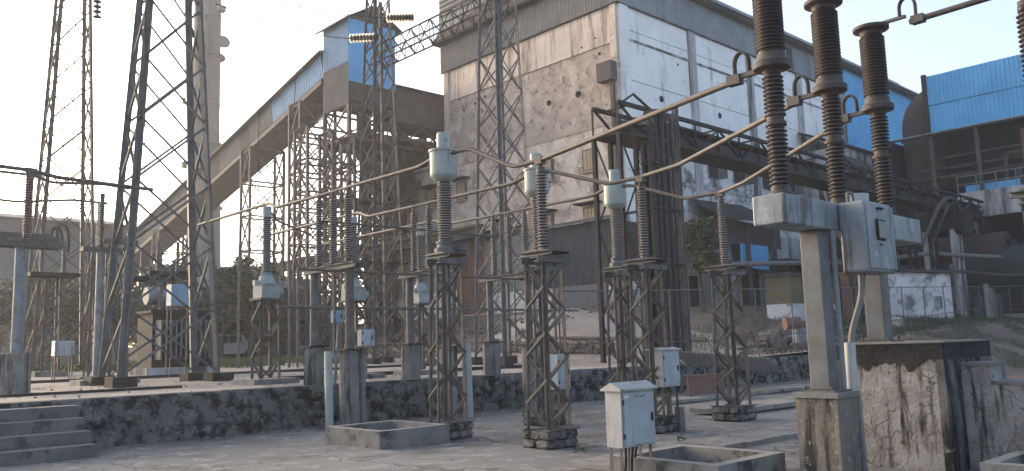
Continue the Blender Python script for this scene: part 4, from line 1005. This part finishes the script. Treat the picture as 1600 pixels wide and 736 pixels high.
bx('opening_shade', (47.0, 32.8, 3.4), (48.4, 32.86, 6.0), 'hole_shade', t)  # solid dark panel, doorway shade painted on the wall
clad(t, (52.4, 32.1, 6.7), (1, 0, 0), 1.25, 3, 1.75, 'clad_blue', ribs=4, seed=61)
for x in (49.6, 53.0, 56.6, 60, 63.5): bx('post', (x-.12, 31.7, 3), (x+.12, 31.94, 9.9 if x < 58 else 7.5), 'trestle_steel', t)
bx('lower_roof', (56.2, 30.8, 7.3), (66.5, 33, 7.45), 'sheet_asbestos', t)
bx('door', (57.5, 32.9, 3.5), (59.0, 32.99, 6.0), 'blue_box', t); bx('opening_shade', (60.0, 32.9, 3.5), (62.2, 32.99, 6.6), 'hole_shade', t)
bx('opening_shade', (53.6, 32.9, 3.5), (56.0, 32.99, 6.4), 'hole_shade', t)  # dark panel painting the shade of an open bay
t = thing('side_house', 'grey stained side building with slanted hood behind the breaker', 'building', (72, 32, 3.5))
bx('wall', (66.2, 30.6, 3), (76.5, YB-.3, 17.3), 'col_stained', t)
b = MB(); b.prism([(66.0, 30.3, 17.35), (66.0, YB-.28, 19.0), (66.0, YB-.28, 19.15), (66.0, 30.3, 17.5)], (10.8, 0, 0)); b.build('roof', 'sheet_asbestos', t)
b = MB(); b.prism([(66.4, 30.6, 16.4), (66.4, 28.9, 14.7), (66.4, 28.9, 14.8), (66.4, 30.6, 16.55)], (4.2, 0, 0)); b.build('hood', 'sheet_asbestos', t)
bx('opening_shade', (67, 30.5, 13.6), (70, 30.59, 15.2), 'hole_shade', t); bx('opening_shade', (72, 30.5, 12), (75, 30.59, 14.2), 'hole_shade', t)
bx('opening_shade', (67.5, 30.5, 7), (71, 30.59, 10), 'hole_shade', t)  # these wall openings are dark panels with painted shade

# ------------------------------------------------------------------ filter house on the far right
XF = 68.0
t = thing('filter_house', 'bright blue corrugated filter house on an open dark steel deck', 'building', (XF, 18, 3))
bx('core', (XF+.06, 6, 17.5), (XF+12, 24.0, 21.7), 'roof_dark', t)
for k, (z, h, m) in enumerate(((19.45, 2.35, 'clad_blue'), (17.1, 2.3, 'clad_blue'))):
    clad(t, (XF+.03*k-.05, 24.05, z), (0, -1, 0), .93, 17, h, m, ribs=3, depth=.07, seed=70+k)
bx('edge_flashing', (XF-.16, 24.06, 17.0), (XF+.2, 24.4, 22.0), 'dark_steel', t)
b = MB(); b.prism([(XF-2.0, 5, 16.75), (XF+.0, 5, 17.05), (XF+.0, 5, 17.15), (XF-2.0, 5, 16.85)], (0, 22.6, 0)); b.build('deck_roof', 'clad_cool', t)
bx('back_wall', (XF+3.2, 5, 3), (XF+3.5, 27.5, 17.6), 'navy_shade', t)  # shade below the deck is carried by the wall colour
bx('side_wall', (XF+.5, 27.4, 3), (XF+3.2, 27.6, 17.3), 'navy_shade', t)
bx('deck', (XF-1.8, 5, 10.6), (XF+5, 22.0, 11.3), 'col_stained', t)
bx('deck_beam', (XF-1.9, 5, 10.0), (XF-1.5, 22.0, 11.9), 'col_stained', t)
for y in (23.6, 20.4, 17.0, 13.5): bx('post', (XF-1.6, y-.13, 11.3 if y < 22 else 3), (XF-1.35, y+.13, 16.8), 'trestle_steel', t)
for y in (21.5, 17.2, 12.5): bx('pier', (XF-1.8, y-.45, 2), (XF-.9, y+.45, 10.0), 'col_stained', t)
for k in range(12): bx('rail_post', (XF-1.85, 21.9-1.3*k, 11.9), (XF-1.79, 21.96-1.3*k, 13.1), 'blue_steel', t)
for z in (12.5, 13.1): bx('rail', (XF-1.87, 5, z), (XF-1.81, 22, z+.06), 'blue_steel', t)
bx('panel', (XF-1.2, 18, 11.4), (XF-1.1, 21.6, 12.5), 'clad_blue', t)
for k, (y, z, r) in enumerate(((0, 13.6, .18), (.5, 14.4, .12), (1.2, 12.9, .28), (.2, 15.2, .10))):
    MB().tube([(XF+y, 25.5, z), (XF+y, 6, z)], r, 10).build('pipe', ('rust_pipe', 'trestle_steel', 'dark_steel', 'trestle_steel')[k], t)
for k, y in enumerate((19.0, 16.2, 18.1)):
    MB().tube(bend([(XF-.4, y, 11.4), (XF-.4, y, 14.6-.5*k), (XF-.4, y-1.8, 14.6-.5*k), (XF+1.5, y-1.8, 14.6-.5*k)], .4), .18, 10).build('pipe', ('rust_pipe', 'conduit', 'trestle_steel')[k], t)
bx('machine', (XF-.6, 16.8, 13.0), (XF+.6, 17.8, 16.2), 'clad_red', t)
t = thing('exhaust_duct', 'big rusty round duct elbow beside the blue filter house', 'duct', (70, 25.4, 10))
MB().tube(bend([(70.6, 25.6, 9), (70.6, 25.6, 20.2), (70.6, 21.0, 20.2)], 2.6, 10), 1.55, 26).build('duct', 'rust_pipe', t)
MB().lathe((70.6, 25.6, 17.4), [(1.56, 0), (1.72, .02), (1.72, .2), (1.56, .22)], 26).build('flange', 'dark_steel', t)
# tanks, pipes and clutter below the deck
for k, (px, py, D_, r, l, m, lb) in enumerate(((1585, 420, 58, 1.7, 5, 'green_tank', 'dark green horizontal tank below the deck at far right'), (1520, 395, 60, 1.3, 4, 'rust_pipe', 'rusty tank in the shade below the deck'), (1470, 350, 58, .9, 3, 'dark_steel', 'dark vessel below the end of the cable bridge'))):
    p = at(px, py, D=D_); tt = thing('storage_tank', lb, 'tank', (p.x, p.y, TZ(p.x, p.y)))
    MB().tube([(p.x, p.y+l/2+.3, p.z), (p.x, p.y+l/2, p.z), (p.x, p.y-l/2, p.z), (p.x, p.y-l/2-.3, p.z)], r, 20).build('shell', m, tt)
    for s in (-1, 1): bx('saddle', (p.x-r*.8, p.y+s*l*.3-.15, TZ(p.x, p.y)-.2), (p.x+r*.8, p.y+s*l*.3+.15, p.z-r*.55), 'col_stained', tt)
    MB().tube([(p.x, p.y, p.z+r-.05), (p.x, p.y, p.z+r+.35)], .35, 12).build('manhole', 'dark_steel', tt)
pl = [((1100, 414, 47), (1240, 411, 50), (1330, 412, 52), (1450, 396, 56), (1610, 404, 58), .14, 'conduit', 'long grey pipe crossing behind the breaker columns'),
      ((1440, 384, 48), (1463, 330, 50), (1475, 310, 51), (1490, 309, 52), (1500, 330, 53), .12, 'rust_pipe', 'dark bent pipe rising below the cable bridge'),
      ((1455, 384, 48), (1478, 330, 50), (1484, 318, 51), (1496, 318, 52), (1508, 372, 52), .10, 'dark_steel', 'brown inclined pipe below the cable bridge'),
      ((1395, 420, 50), (1440, 425, 52), (1500, 424, 54), (1560, 430, 55), (1620, 430, 56), .10, 'rust_pipe', 'rusty pipe low behind the breaker cabinet')]
for a in pl:
    tag(MB().tube(bend([at(q[0], q[1], D=q[2]) for q in a[:5]], 1.0), a[5], 8).build('process_pipe', a[6]), a[7], 'pipe')
p = at(1440, 500, D=50)
t = thing('pump_house', 'low stained whitewashed hut behind the fence', 'hut', (p.x, p.y, 2.4))
q0, q1 = at(1392, 490, D=49), at(1490, 490, D=50)
b = MB(); al = (q1-q0); al.z = 0; al.normalize(); bk = V((-al.y, al.x, 0))
z0, z1 = 1.8, 5.2
b.prism([V((q0.x, q0.y, z0)), V((q1.x, q1.y, z0)), V((q1.x, q1.y, z1)), V((q0.x, q0.y, z1+.15))], bk*3.2); b.build('wall', 'white_stained', t)
b = MB(); b.prism([V((q0.x, q0.y, z1+.17))-bk*.3-al*.2, V((q1.x, q1.y, z1+.02))-bk*.3+al*.2, V((q1.x, q1.y, z1+.17))-bk*.3+al*.2, V((q0.x, q0.y, z1+.32))-bk*.3-al*.2], bk*3.8); b.build('roof', 'sheet_asbestos', t)
c0 = q0.lerp(q1, .78); c0.z = 3.5
bx('hatch', (c0.x-.3, c0.y-.12, c0.z-.35), (c0.x+.3, c0.y+.3, c0.z+.35), 'col_stained', t)
p = at(1270, 470, D=47); t = thing('yard_kiosk', 'yellow and white kiosk behind the left breaker column', 'hut', (p.x, p.y, 2))
bx('base', (p.x-2.4, p.y, .2), (p.x+3, p.y+1.5, 3.5), 'white_stained', t); bx('upper', (p.x-2.4, p.y+.02, 3.5), (p.x+3, p.y+1.5, 5.0), 'yellow_paint', t); bx('top', (p.x-2.5, p.y-.1, 5.0), (p.x+3.1, p.y+1.6, 5.2), 'sheet_asbestos', t)
p = at(1330, 475, D=46); tag(MB().cbox((p.x, p.y, p.z), (.9, .6, 3.2)).cbox((p.x, p.y, p.z+1.7), (1.0, .7, .12)).build('steel_locker', 'clad_red'), 'dark red steel locker behind the breaker columns', 'locker')
# dark process structure that fills the shade between bridge and filter house
t = thing('process_plant', 'dark open steel process frame below the end of the cable bridge', 'structure', (61, 25, 2))
frame_tower(t, [57.5, 61, 64.5], [24.5, 27.0], 2.2, 9.4, 3, 'dark_steel', .25, .12)
bx('back_wall', (56, 29, 2), (70, 29.2, 9.0), 'navy_shade', t)
frame_tower(t, [48.5, 50.8, 53.2, 55.6], [22.6, 24.2], 1.8, 8.8, 4, 'dark_steel', .18, .08)
bx('duct', (47.5, 24.4, 4.2), (57.2, 25.4, 5.6), 'navy_shade', t)
for k in range(6): MB().tube([(47.8+1.5*k, 22.3, 1.6), (47.8+1.5*k+.1, 22.4, 8.0-.5*(k % 3))], .09, 8).build('pipe', ('rust_pipe', 'dark_steel', 'trestle_steel')[k % 3], t)
for k in range(4): MB().tube([(47, 22.2+.2*k, 3.6+1.25*k), (66, 22.2+.2*k, 3.7+1.2*k)], .08, 8).build('pipe', ('trestle_steel', 'rust_pipe')[k % 2], t)
for z in (5.2, 7.6): bx('floor', (57.3, 24.4, z), (64.7, 27.1, z+.15), 'dark_steel', t)
MB().tube([(58.8, 25.6, 2.4), (58.8, 25.6, 6.8)], .8, 16).build('vessel', 'col_stained', t); MB().tube([(62.6, 25.6, 2.4), (62.6, 25.6, 5.0)], 1.0, 16).build('vessel', 'dark_steel', t)

# ------------------------------------------------------------------ chain-link fence on the plateau edge
fn = thing('chain_link_fence', 'chain-link fence with pipe rails along the edge of the upper yard', 'fence', (38, 17.2, .9))
FY = 17.25
fx_ = [18+2.75*k for k in range(17)]
def rz(x): return 3.2+(x-18)*.0317
for i, x in enumerate(fx_):
    zg = TZ(x, FY); bar('post', (x, FY, zg-.1), (x, FY, rz(x)+.04), .055, 'rust_steel', fn, 'rod')
    if i < len(fx_)-1:
        x2 = fx_[i+1]
        bar('rail', (x, FY, rz(x)), (x2, FY, rz(x2)), .045, 'grey_steel', fn, 'rod')
        bar('rail', (x, FY-.03, zg+.75), (x2, FY-.03, TZ(x2, FY)+.75), .035, 'rust_steel', fn, 'rod')
        b = MB(); n = 16
        for k in range(-n, n):
            for s in (0, 1):
                # diagonal wires of the mesh, clipped to the bay
                u0 = k/n; pts = []
                for w_ in (0, 1):
                    pts.append((u0+w_*1.0, w_ if s == 0 else 1-w_))
                (ua, wa), (ub, wb) = pts
                if ub <= 0 or ua >= 1: continue
                if ua < 0: wa = wa+(wb-wa)*(0-ua)/(ub-ua); ua = 0
                if ub > 1: wb = wa+(wb-wa)*(1-ua)/(ub-ua); ub = 1
                def pt(u, w_):
                    xx = x+(x2-x)*u; lo = TZ(xx, FY)+.05; return V((xx, FY+.004*s, lo+(rz(xx)-lo)*w_))
                A, B = pt(ua, wa), pt(ub, wb); nrm = V((0, 0, .0045))
                b.face([A-nrm, B-nrm, B+nrm, A+nrm])
        b.build('wire_mesh', 'grey_steel', fn)

# corrugated sheet and planks dumped by the cable drop
t = thing('corrugated_sheet', 'grey corrugated sheet lying slanted behind the slim post insulator', 'metal sheet', (22, 15, .5))
o_ = at(1068, 572, D=24.5)
for k in range(4):
    al = V((.80, -.45, -.10)).normalized(); up = V((.35, .75, .30)); up = (up-al*up.dot(al)).normalized(); out = al.cross(up)
    me = sheet_mesh(.85, 1.4, 'sheet_asbestos', 6, .05); m4 = Matrix((al, -out, up)).transposed().to_4x4(); m4.translation = o_+al*.84*k; obj('sheet', me, t, m4=m4)
p = at(1105, 600, D=24); tag(MB().box((p.x-.9, p.y, .0), (p.x+.9, p.y+.08, .62)).box((p.x-.95, p.y-.02, .62), (p.x+.95, p.y+.12, .66)).build('steel_hatch', 'clad_red'), 'dark brown steel hatch standing under the slanted corrugated sheet', 'hatch')
for k, (yy, lb) in enumerate(((18.3, 'thin rusty rail lying on the bank behind the fence'), (19.4, 'second rusty rail lying farther up the bank behind the fence'))):
    tag(MB().tube([(31+1.5*q, yy, TZ(31+1.5*q, yy)+.10) for q in range(24)], .055, 6).build('bank_rail', 'rust_pipe'), lb, 'rail')
# logs and junk pile behind the fence
t = thing('junk_heap', 'heap of scrap stones and drums behind the fence', 'scrap', (32, 19, 1))
rnd = random.Random(8)
for k in range(26):
    p = at(rnd.uniform(1195, 1262), rnd.uniform(510, 545), D=rnd.uniform(36, 39)); p.z = TZ(p.x, p.y)+.12+.35*rnd.random()
    stone(p, (rnd.uniform(.3, .8), rnd.uniform(.3, .6), rnd.uniform(.2, .5)), 'rubble', t, rnd, rot=.5)
p = at(1226, 506, D=36); p.z = max(p.z, TZ(p.x, p.y)+.2)
tag(MB().tube([p, p+V((.55, -.4, .05))], .26, 14).build('drum', 'clad_red'), 'rusty red drum lying on the scrap heap', 'drum')
p = at(1248, 505, D=36.5); tag(MB().lathe((p.x, p.y, TZ(p.x, p.y)), [(.3, 0), (.3, .3), (.32, .31), (.3, .34), (.3, .9), (.28, .92)], 16).build('drum', 'blue_steel'), 'grey upright drum beside the scrap heap', 'drum')
p = at(1400, 500, D=45); tag(MB().lathe((p.x, p.y, TZ(p.x, p.y)-.1), [(.2, 0), (.42, .2), (.45, .5), (.3, .72), (.1, .78)], 14).build('sack', 'limewash'), 'pale sack lying before the whitewashed hut', 'sack')

# ------------------------------------------------------------------ left background
def low_building(label, c, d, z0, h, m, roofm, rise=1.2, nwin=0, group=None):
    x, y = c; w, dp = d; t = thing('far_building', label, 'building', (x, y, z0))
    bx('wall', (x-w/2, y-dp/2, z0-.5), (x+w/2, y+dp/2, z0+h), m, t)
    b = MB(); b.prism([(x-w/2-.4, y-dp/2-.5, z0+h), (x-w/2-.4, y+dp/2+.5, z0+h), (x-w/2-.4, y+dp/2+.5, z0+h+.15), (x-w/2-.4, y, z0+h+rise), (x-w/2-.4, y-dp/2-.5, z0+h+.15)], (w+.8, 0, 0)); b.build('roof', roofm, t)
    for k in range(nwin):
        xx = x-w/2+w*(k+.5)/nwin
        f = bx('window', (xx-.6, y-dp/2-.06, z0+1.6), (xx+.6, y-dp/2-.002, z0+3.0), 'window_steel', t); bx('pane', (xx-.5, y-dp/2-.08, z0+1.7), (xx+.5, y-dp/2-.061, z0+2.9), 'glass_dark', f)
    return t
low_building('pale grey hall with low roof at the far left', (22, 92), (12, 14), 1.3, 13.0, 'far_grey', 'far_roof', 1.6, 4)
low_building('long low brown shed behind the big left tower', (33, 76), (11, 6), 1.3, 7.2, 'clad_greybrown', 'far_roof', 1.4, 4)
low_building('dark low shed with skylights below the conveyor', (30, 63), (9, 6), 1.3, 5.2, 'roof_dark', 'far_roof', 1.3, 3)
# second-bay equipment seen through the left towers
for k, (px, D_, lb) in enumerate(((75, 33, 'grey lattice equipment stand behind the blue pole'), (232, 36, 'grey lattice equipment stand right of the big tower'), (258, 34, 'narrow lattice equipment stand behind the blue cabinet'))):
    p = at(px, 580, D=D_); z0 = TZ(p.x, p.y); t = thing('equipment_stand', lb, 'stand', (p.x, p.y, z0), 'equipment stands in the left bay')
    bx('pad', (p.x-.6, p.y-.6, z0-.1), (p.x+.6, p.y+.6, z0+.2), 'kerb', t)
    lattice(t, (p.x, p.y), z0+.2, 4.9, .6, .5, 6, 'trestle_steel', .09, .06)
    bx('top_frame', (p.x-.9, p.y-.5, 4.9), (p.x+.9, p.y+.5, 5.05), 'dark_steel', t)
    insulator(t, (p.x-.4, p.y, 5.05), 1.3, .055, .09, 18, 'porcelain_grey'); insulator(t, (p.x+.4, p.y, 5.05), 1.3, .055, .09, 18, 'porcelain_grey')
t = thing('power_transformer', 'dark oil-filled transformer with cooling fins half hidden by the big tower', 'transformer', (12.9, 33.6, 1))
bx('tank', (11.9, 33.0, 1.2), (14.3, 34.6, 3.3), 'dark_steel', t); bx('lid', (11.8, 32.9, 3.3), (14.4, 34.7, 3.4), 'dark_steel', t); bx('skid', (11.7, 32.9, .9), (14.5, 34.7, 1.2), 'col_stained', t)
for k in range(12): bx('fin', (12.0+.19*k, 32.4, 1.5), (12.06+.19*k, 32.99, 3.0), 'grey_steel', t)
MB().tube([(11.9, 33.8, 4.0), (14.0, 33.8, 4.0)], .35, 14).build('conservator', 'blue_steel', t)
for k in range(3): insulator(t, (12.3+.7*k, 33.3, 3.4), .9, .06, .1, 10, 'porcelain_grey')
p = at(281, 478, D=30)
cubicle('control_cabinet', 'blue control cabinet seen through the right side of the big tower', 'control box', (p.x, p.y, p.z), (.80, .45, .76), 'blue_box', None, None, 4, TZ(p.x, p.y))
p = at(98, 556, D=29)
cubicle('control_cabinet', 'pale cabinet near the ground between the left towers', 'control box', (p.x, p.y, p.z), (.62, .4, .52), 'box_paint', None, None, 4, TZ(p.x, p.y))
p = at(160, 470, D=33)
tag(MB().tube(bend([at(88, 390, D=34), at(90, 352, D=34), at(104, 352, D=34), at(108, 372, D=34), at(106, 395, D=34)], .5, 6), .05, 6).build('cable_loop', 'cable_black'), 'hoop of black cable at the far left', 'cable')
tag(MB().tube(bend([at(76, 388, D=34), at(82, 356, D=34), at(94, 356, D=34), at(98, 376, D=34), at(96, 392, D=34)], .5, 6), .05, 6).build('cable_loop', 'cable_black'), 'smaller hoop of black cable beside the first', 'cable')
for k, (px, a_, b_) in enumerate(((226, 460, 560), (256, 470, 560), (305, 470, 560), (372, 380, 560), (452, 420, 570), (465, 420, 570))):
    p = at(px, b_, D=38); q = at(px, a_, D=38); p.z = TZ(p.x, p.y)
    tag(MB().tube([p, V((p.x, p.y, q.z))], .07, 8).build('steel_post', 'grey_steel' if k % 2 else 'rust_steel'), ['white-grey post inside the big tower', 'rusty post left of the blue cabinet', 'grey post right of the blue cabinet', 'tall rusty post right of the big tower', 'rusty post behind the left tank bushing', 'grey post behind the left tank bushing'][k], 'post')
# kerbs on the upper yard
for (x0, y0, x1, y1, lb) in ((5, 30.0, 24, 30.12, 'low steel edging across the upper yard'), (10.6, 21.2, 22, 21.3, 'rail-like edging beside the left tank bushing')):
    tag(bx('edging', (x0, y0, .8), (x1, y1, .98), 'dark_steel'), lb, 'edging')
# white vehicle
p = at(357, 506, D=62); gzv = TZ(p.x, p.y)
p.z = gzv
t = thing('parked_vehicle', 'white vehicle parked in the distance right of the big tower', 'vehicle', (p.x, p.y, gzv))
cz = at(357, 506, D=62).z-.3
b = MB(); b.prism([(p.x-2, p.y-.85, gzv+.45), (p.x+2, p.y-.85, gzv+.45), (p.x+2, p.y-.85, gzv+1.15), (p.x+1.2, p.y-.85, gzv+1.25), (p.x+.7, p.y-.85, gzv+1.9), (p.x-1.9, p.y-.85, gzv+1.9), (p.x-2, p.y-.85, gzv+1.2)], (0, 1.7, 0)); b.build('body', 'car_white', t)
bx('window', (p.x-1.7, p.y-.87, gzv+1.25), (p.x-.4, p.y-.851, gzv+1.75), 'glass_dark', t); bx('window', (p.x-.3, p.y-.87, gzv+1.25), (p.x+.6, p.y-.851, gzv+1.75), 'glass_dark', t)
for sx in (-1.25, 1.25):
    for sy in (-.85, .75): MB().tube([(p.x+sx, p.y+sy-.08, gzv+.36), (p.x+sx, p.y+sy+.12, gzv+.36)], .36, 16).build('wheel', 'tyre', t)

# ------------------------------------------------------------------ vegetation
def leaf_cloud(b, c, r, n, size, rnd, squash=1.0):
    for i in range(n):
        while True:
            d = V((rnd.uniform(-1, 1), rnd.uniform(-1, 1), rnd.uniform(-1, 1)))
            if .15 < d.length < 1: break
        p = V(c)+V((d.x*r, d.y*r, d.z*r*squash)); a = V((rnd.gauss(0, 1), rnd.gauss(0, 1), rnd.gauss(0, .6))).normalized()*size*rnd.uniform(.6, 1.3)
        e = a.cross(V((rnd.gauss(0, 1), rnd.gauss(0, 1), rnd.gauss(0, 1)))).normalized()*size*.45
        b.face([p-a, p+e, p+a, p-e])
def tree(label, base, h, r, m, seed, n=1200, size=.25, cat='tree', name='tree', group=None):
    rnd = random.Random(seed); t = thing(name, label, cat, base, group); base = V(base)
    top = base+V((rnd.uniform(-.3, .3), rnd.uniform(-.3, .3), h*.6))
    MB().tube([base-V((0, 0, .2)), base.lerp(top, .5)+V((.1, 0, 0)), top], .06*h*.5, 8, .02*h*.4).build('trunk', 'bark', t)
    b = MB(); k = max(8, int(h*2.2))
    for i in range(k):
        c = base+V((rnd.uniform(-1, 1)*r*.75, rnd.uniform(-1, 1)*r*.75, h*rnd.uniform(.38, .92)))
        MB().tube([base.lerp(top, rnd.uniform(.4, 1)), c], .03*h*.25, 5, .012).build('limb', 'bark', t) if i < 7 else None
        leaf_cloud(b, c, r*rnd.uniform(.28, .5), n//k, size, rnd, .8)
    b.build('crown', m, t)
p = at(1100, 500, D=47); tree('dusty dark shrub tree behind the black cable drop', (p.x, p.y, TZ(p.x, p.y)), 6.2, 1.7, 'leaf_dusty', 1, 2600, .16)
rnd = random.Random(77)
ordn = ('leftmost', 'second', 'third', 'fourth', 'fifth', 'sixth', 'seventh', 'eighth', 'ninth', 'tenth', 'eleventh', 'twelfth')
for k in range(12):
    px = 8+k*44+rnd.uniform(-8, 8); D_ = rnd.uniform(95, 135); p = at(px, 560, D=D_)
    lb = ('dark bushy tree far behind the left bay, %s from the left edge' if k % 3 else 'pale dusty tree far behind the left bay, %s from the left edge') % ordn[k]
    tree(lb, (p.x, p.y, 1.2), rnd.uniform(8, 12) if k < 7 else rnd.uniform(5, 7), rnd.uniform(4, 6), 'leaf_hazy' if k % 3 else 'leaf_dusty', 100+k, 1500, .45, group='far trees behind the left bay')
for k in range(12):
    px = -8+k*40+rnd.uniform(-9, 9); D_ = rnd.uniform(52, 62); p = at(px, 560, D=D_)
    lb = ('dusty bush at the back of the left bay, %s from the left edge' if k % 2 else 'dark bush at the back of the left bay, %s from the left edge') % ordn[k]
    tree(lb, (p.x, p.y, 1.15), rnd.uniform(4.2, 7.2), rnd.uniform(2.2, 3.0), 'leaf_dusty' if k % 2 else 'leaf_hazy', 200+k, 2000, .2, cat='bush', name='bush', group='bushes at the back of the left bay')
def grass_patch(name, label, x0, x1, y0, y1, n, h, m, seed):
    rnd = random.Random(seed); b = MB()
    for i in range(n):
        x, y = rnd.uniform(x0, x1), rnd.uniform(y0, y1)
        if mn.noise(V((x*.5, y*.5, seed))) < -.05: continue
        z = TZ(x, y) if y > WY+.3 else (-.02 + lin(31, 35, x)*ss(10.5, WY+.2, y)*(TZ(x, WY+.3)+.03)); a = rnd.uniform(0, 6.28); w = .02*h/.3; hh = h*rnd.uniform(.5, 1.2); l = V((rnd.uniform(-.4, .4)*hh, rnd.uniform(-.4, .4)*hh, hh))
        d = V((math.cos(a)*w, math.sin(a)*w, 0)); p = V((x, y, z)); b.face([p-d, p+d, p+l])
    return struct(b.build(name, m), 'stuff', label)
grass_patch('grass', 'green grass strip at the back of the upper yard', 6, 26, 36.5, 47, 9000, .35, 'grass', 1)
grass_patch('grass', 'weeds growing before the whitewashed hut', 42, 56, 17.6, 21.5, 7000, .4, 'leaf', 2)
grass_patch('grass', 'dry weeds on the bank behind the fence', 30, 62, 17.0, 24, 9000, .28, 'leaf_dusty', 3)
grass_patch('grass', 'scrubby weeds on the dirt slope behind the big block', 33, 58, 11.5, 16.8, 12000, .22, 'leaf_hazy', 4)
for k, (px, py) in enumerate(((1064, 688), (906, 709))):
    p = at(px, py, Z=0); b = MB(); leaf_cloud(b, (p.x, p.y, .06), .09, 40, .03, random.Random(k))
    tag(b.build('weed', 'leaf'), ['small weed at the foot of the concrete pipe stub', 'tiny weed at the corner of the nearest post plinth'][k], 'weed')
# pebbles and crumbs on the lower yard
rnd = random.Random(31); b = MB()
for i in range(420):
    x, y = rnd.uniform(2, 20), rnd.uniform(6, 16.4); s = rnd.uniform(.006, .022)
    p = V((x, y, -.01)); n = len(b.v)
    b.v += [p+V((s*rnd.uniform(.6, 1.2)*a, s*rnd.uniform(.6, 1.2)*c_, s*d)) for a, c_, d in ((1,0,0),(0,1,0),(-1,0,0),(0,-1,0),(0,0,1))]
    b.f += [(n,n+1,n+4),(n+1,n+2,n+4),(n+2,n+3,n+4),(n+3,n,n+4)]; b.sm += [False]*4
struct(b.build('pebbles', 'rubble'), 'stuff', 'pebbles and crumbs scattered over the lower yard')

rnd = random.Random(41); b = MB()
for i in range(1500):
    if i < 700: x, y = rnd.uniform(4.8, 31), WY-.06-abs(rnd.gauss(0, .22)); z = -.015; s_ = rnd.uniform(.012, .06)
    elif i < 1100: x, y = rnd.uniform(31, 60), rnd.uniform(17.2, 20); z = TZ(x, y); s_ = rnd.uniform(.05, .16)
    else: x, y = rnd.uniform(2, 28), rnd.uniform(WY+.4, 26); z = TZ(x, y)+.01; s_ = rnd.uniform(.015, .05)
    p = V((x, y, z)); n = len(b.v)
    b.v += [p+V((s_*rnd.uniform(.6, 1.2)*a, s_*rnd.uniform(.6, 1.2)*c_, s_*d)) for a, c_, d in ((1,0,0),(0,1,0),(-1,0,0),(0,-1,0),(0,0,.9))]
    b.f += [(n,n+1,n+4),(n+1,n+2,n+4),(n+2,n+3,n+4),(n+3,n,n+4)]; b.sm += [False]*4
struct(b.build('loose_stones', 'rubble'), 'stuff', 'grit and loose stones along the wall foot and on the bank')
# ------------------------------------------------------------------ haze
hm = bpy.data.materials.new('haze'); hm.use_nodes = True; N = hm.node_tree.nodes; N.remove(N['Principled BSDF'])
vp = N.new('ShaderNodeVolumePrincipled'); vp.inputs['Color'].default_value = (.92, .93, .95, 1); vp.inputs['Density'].default_value = .0009; vp.inputs['Anisotropy'].default_value = .3
hm.node_tree.links.new(vp.outputs[0], N['Material Output'].inputs['Volume'])
MATS['haze'] = hm
struct(MB().box((-390, -390, -1.3), (390, 390, 78)).build('haze', 'haze'), 'stuff', 'pale morning haze over the whole yard')
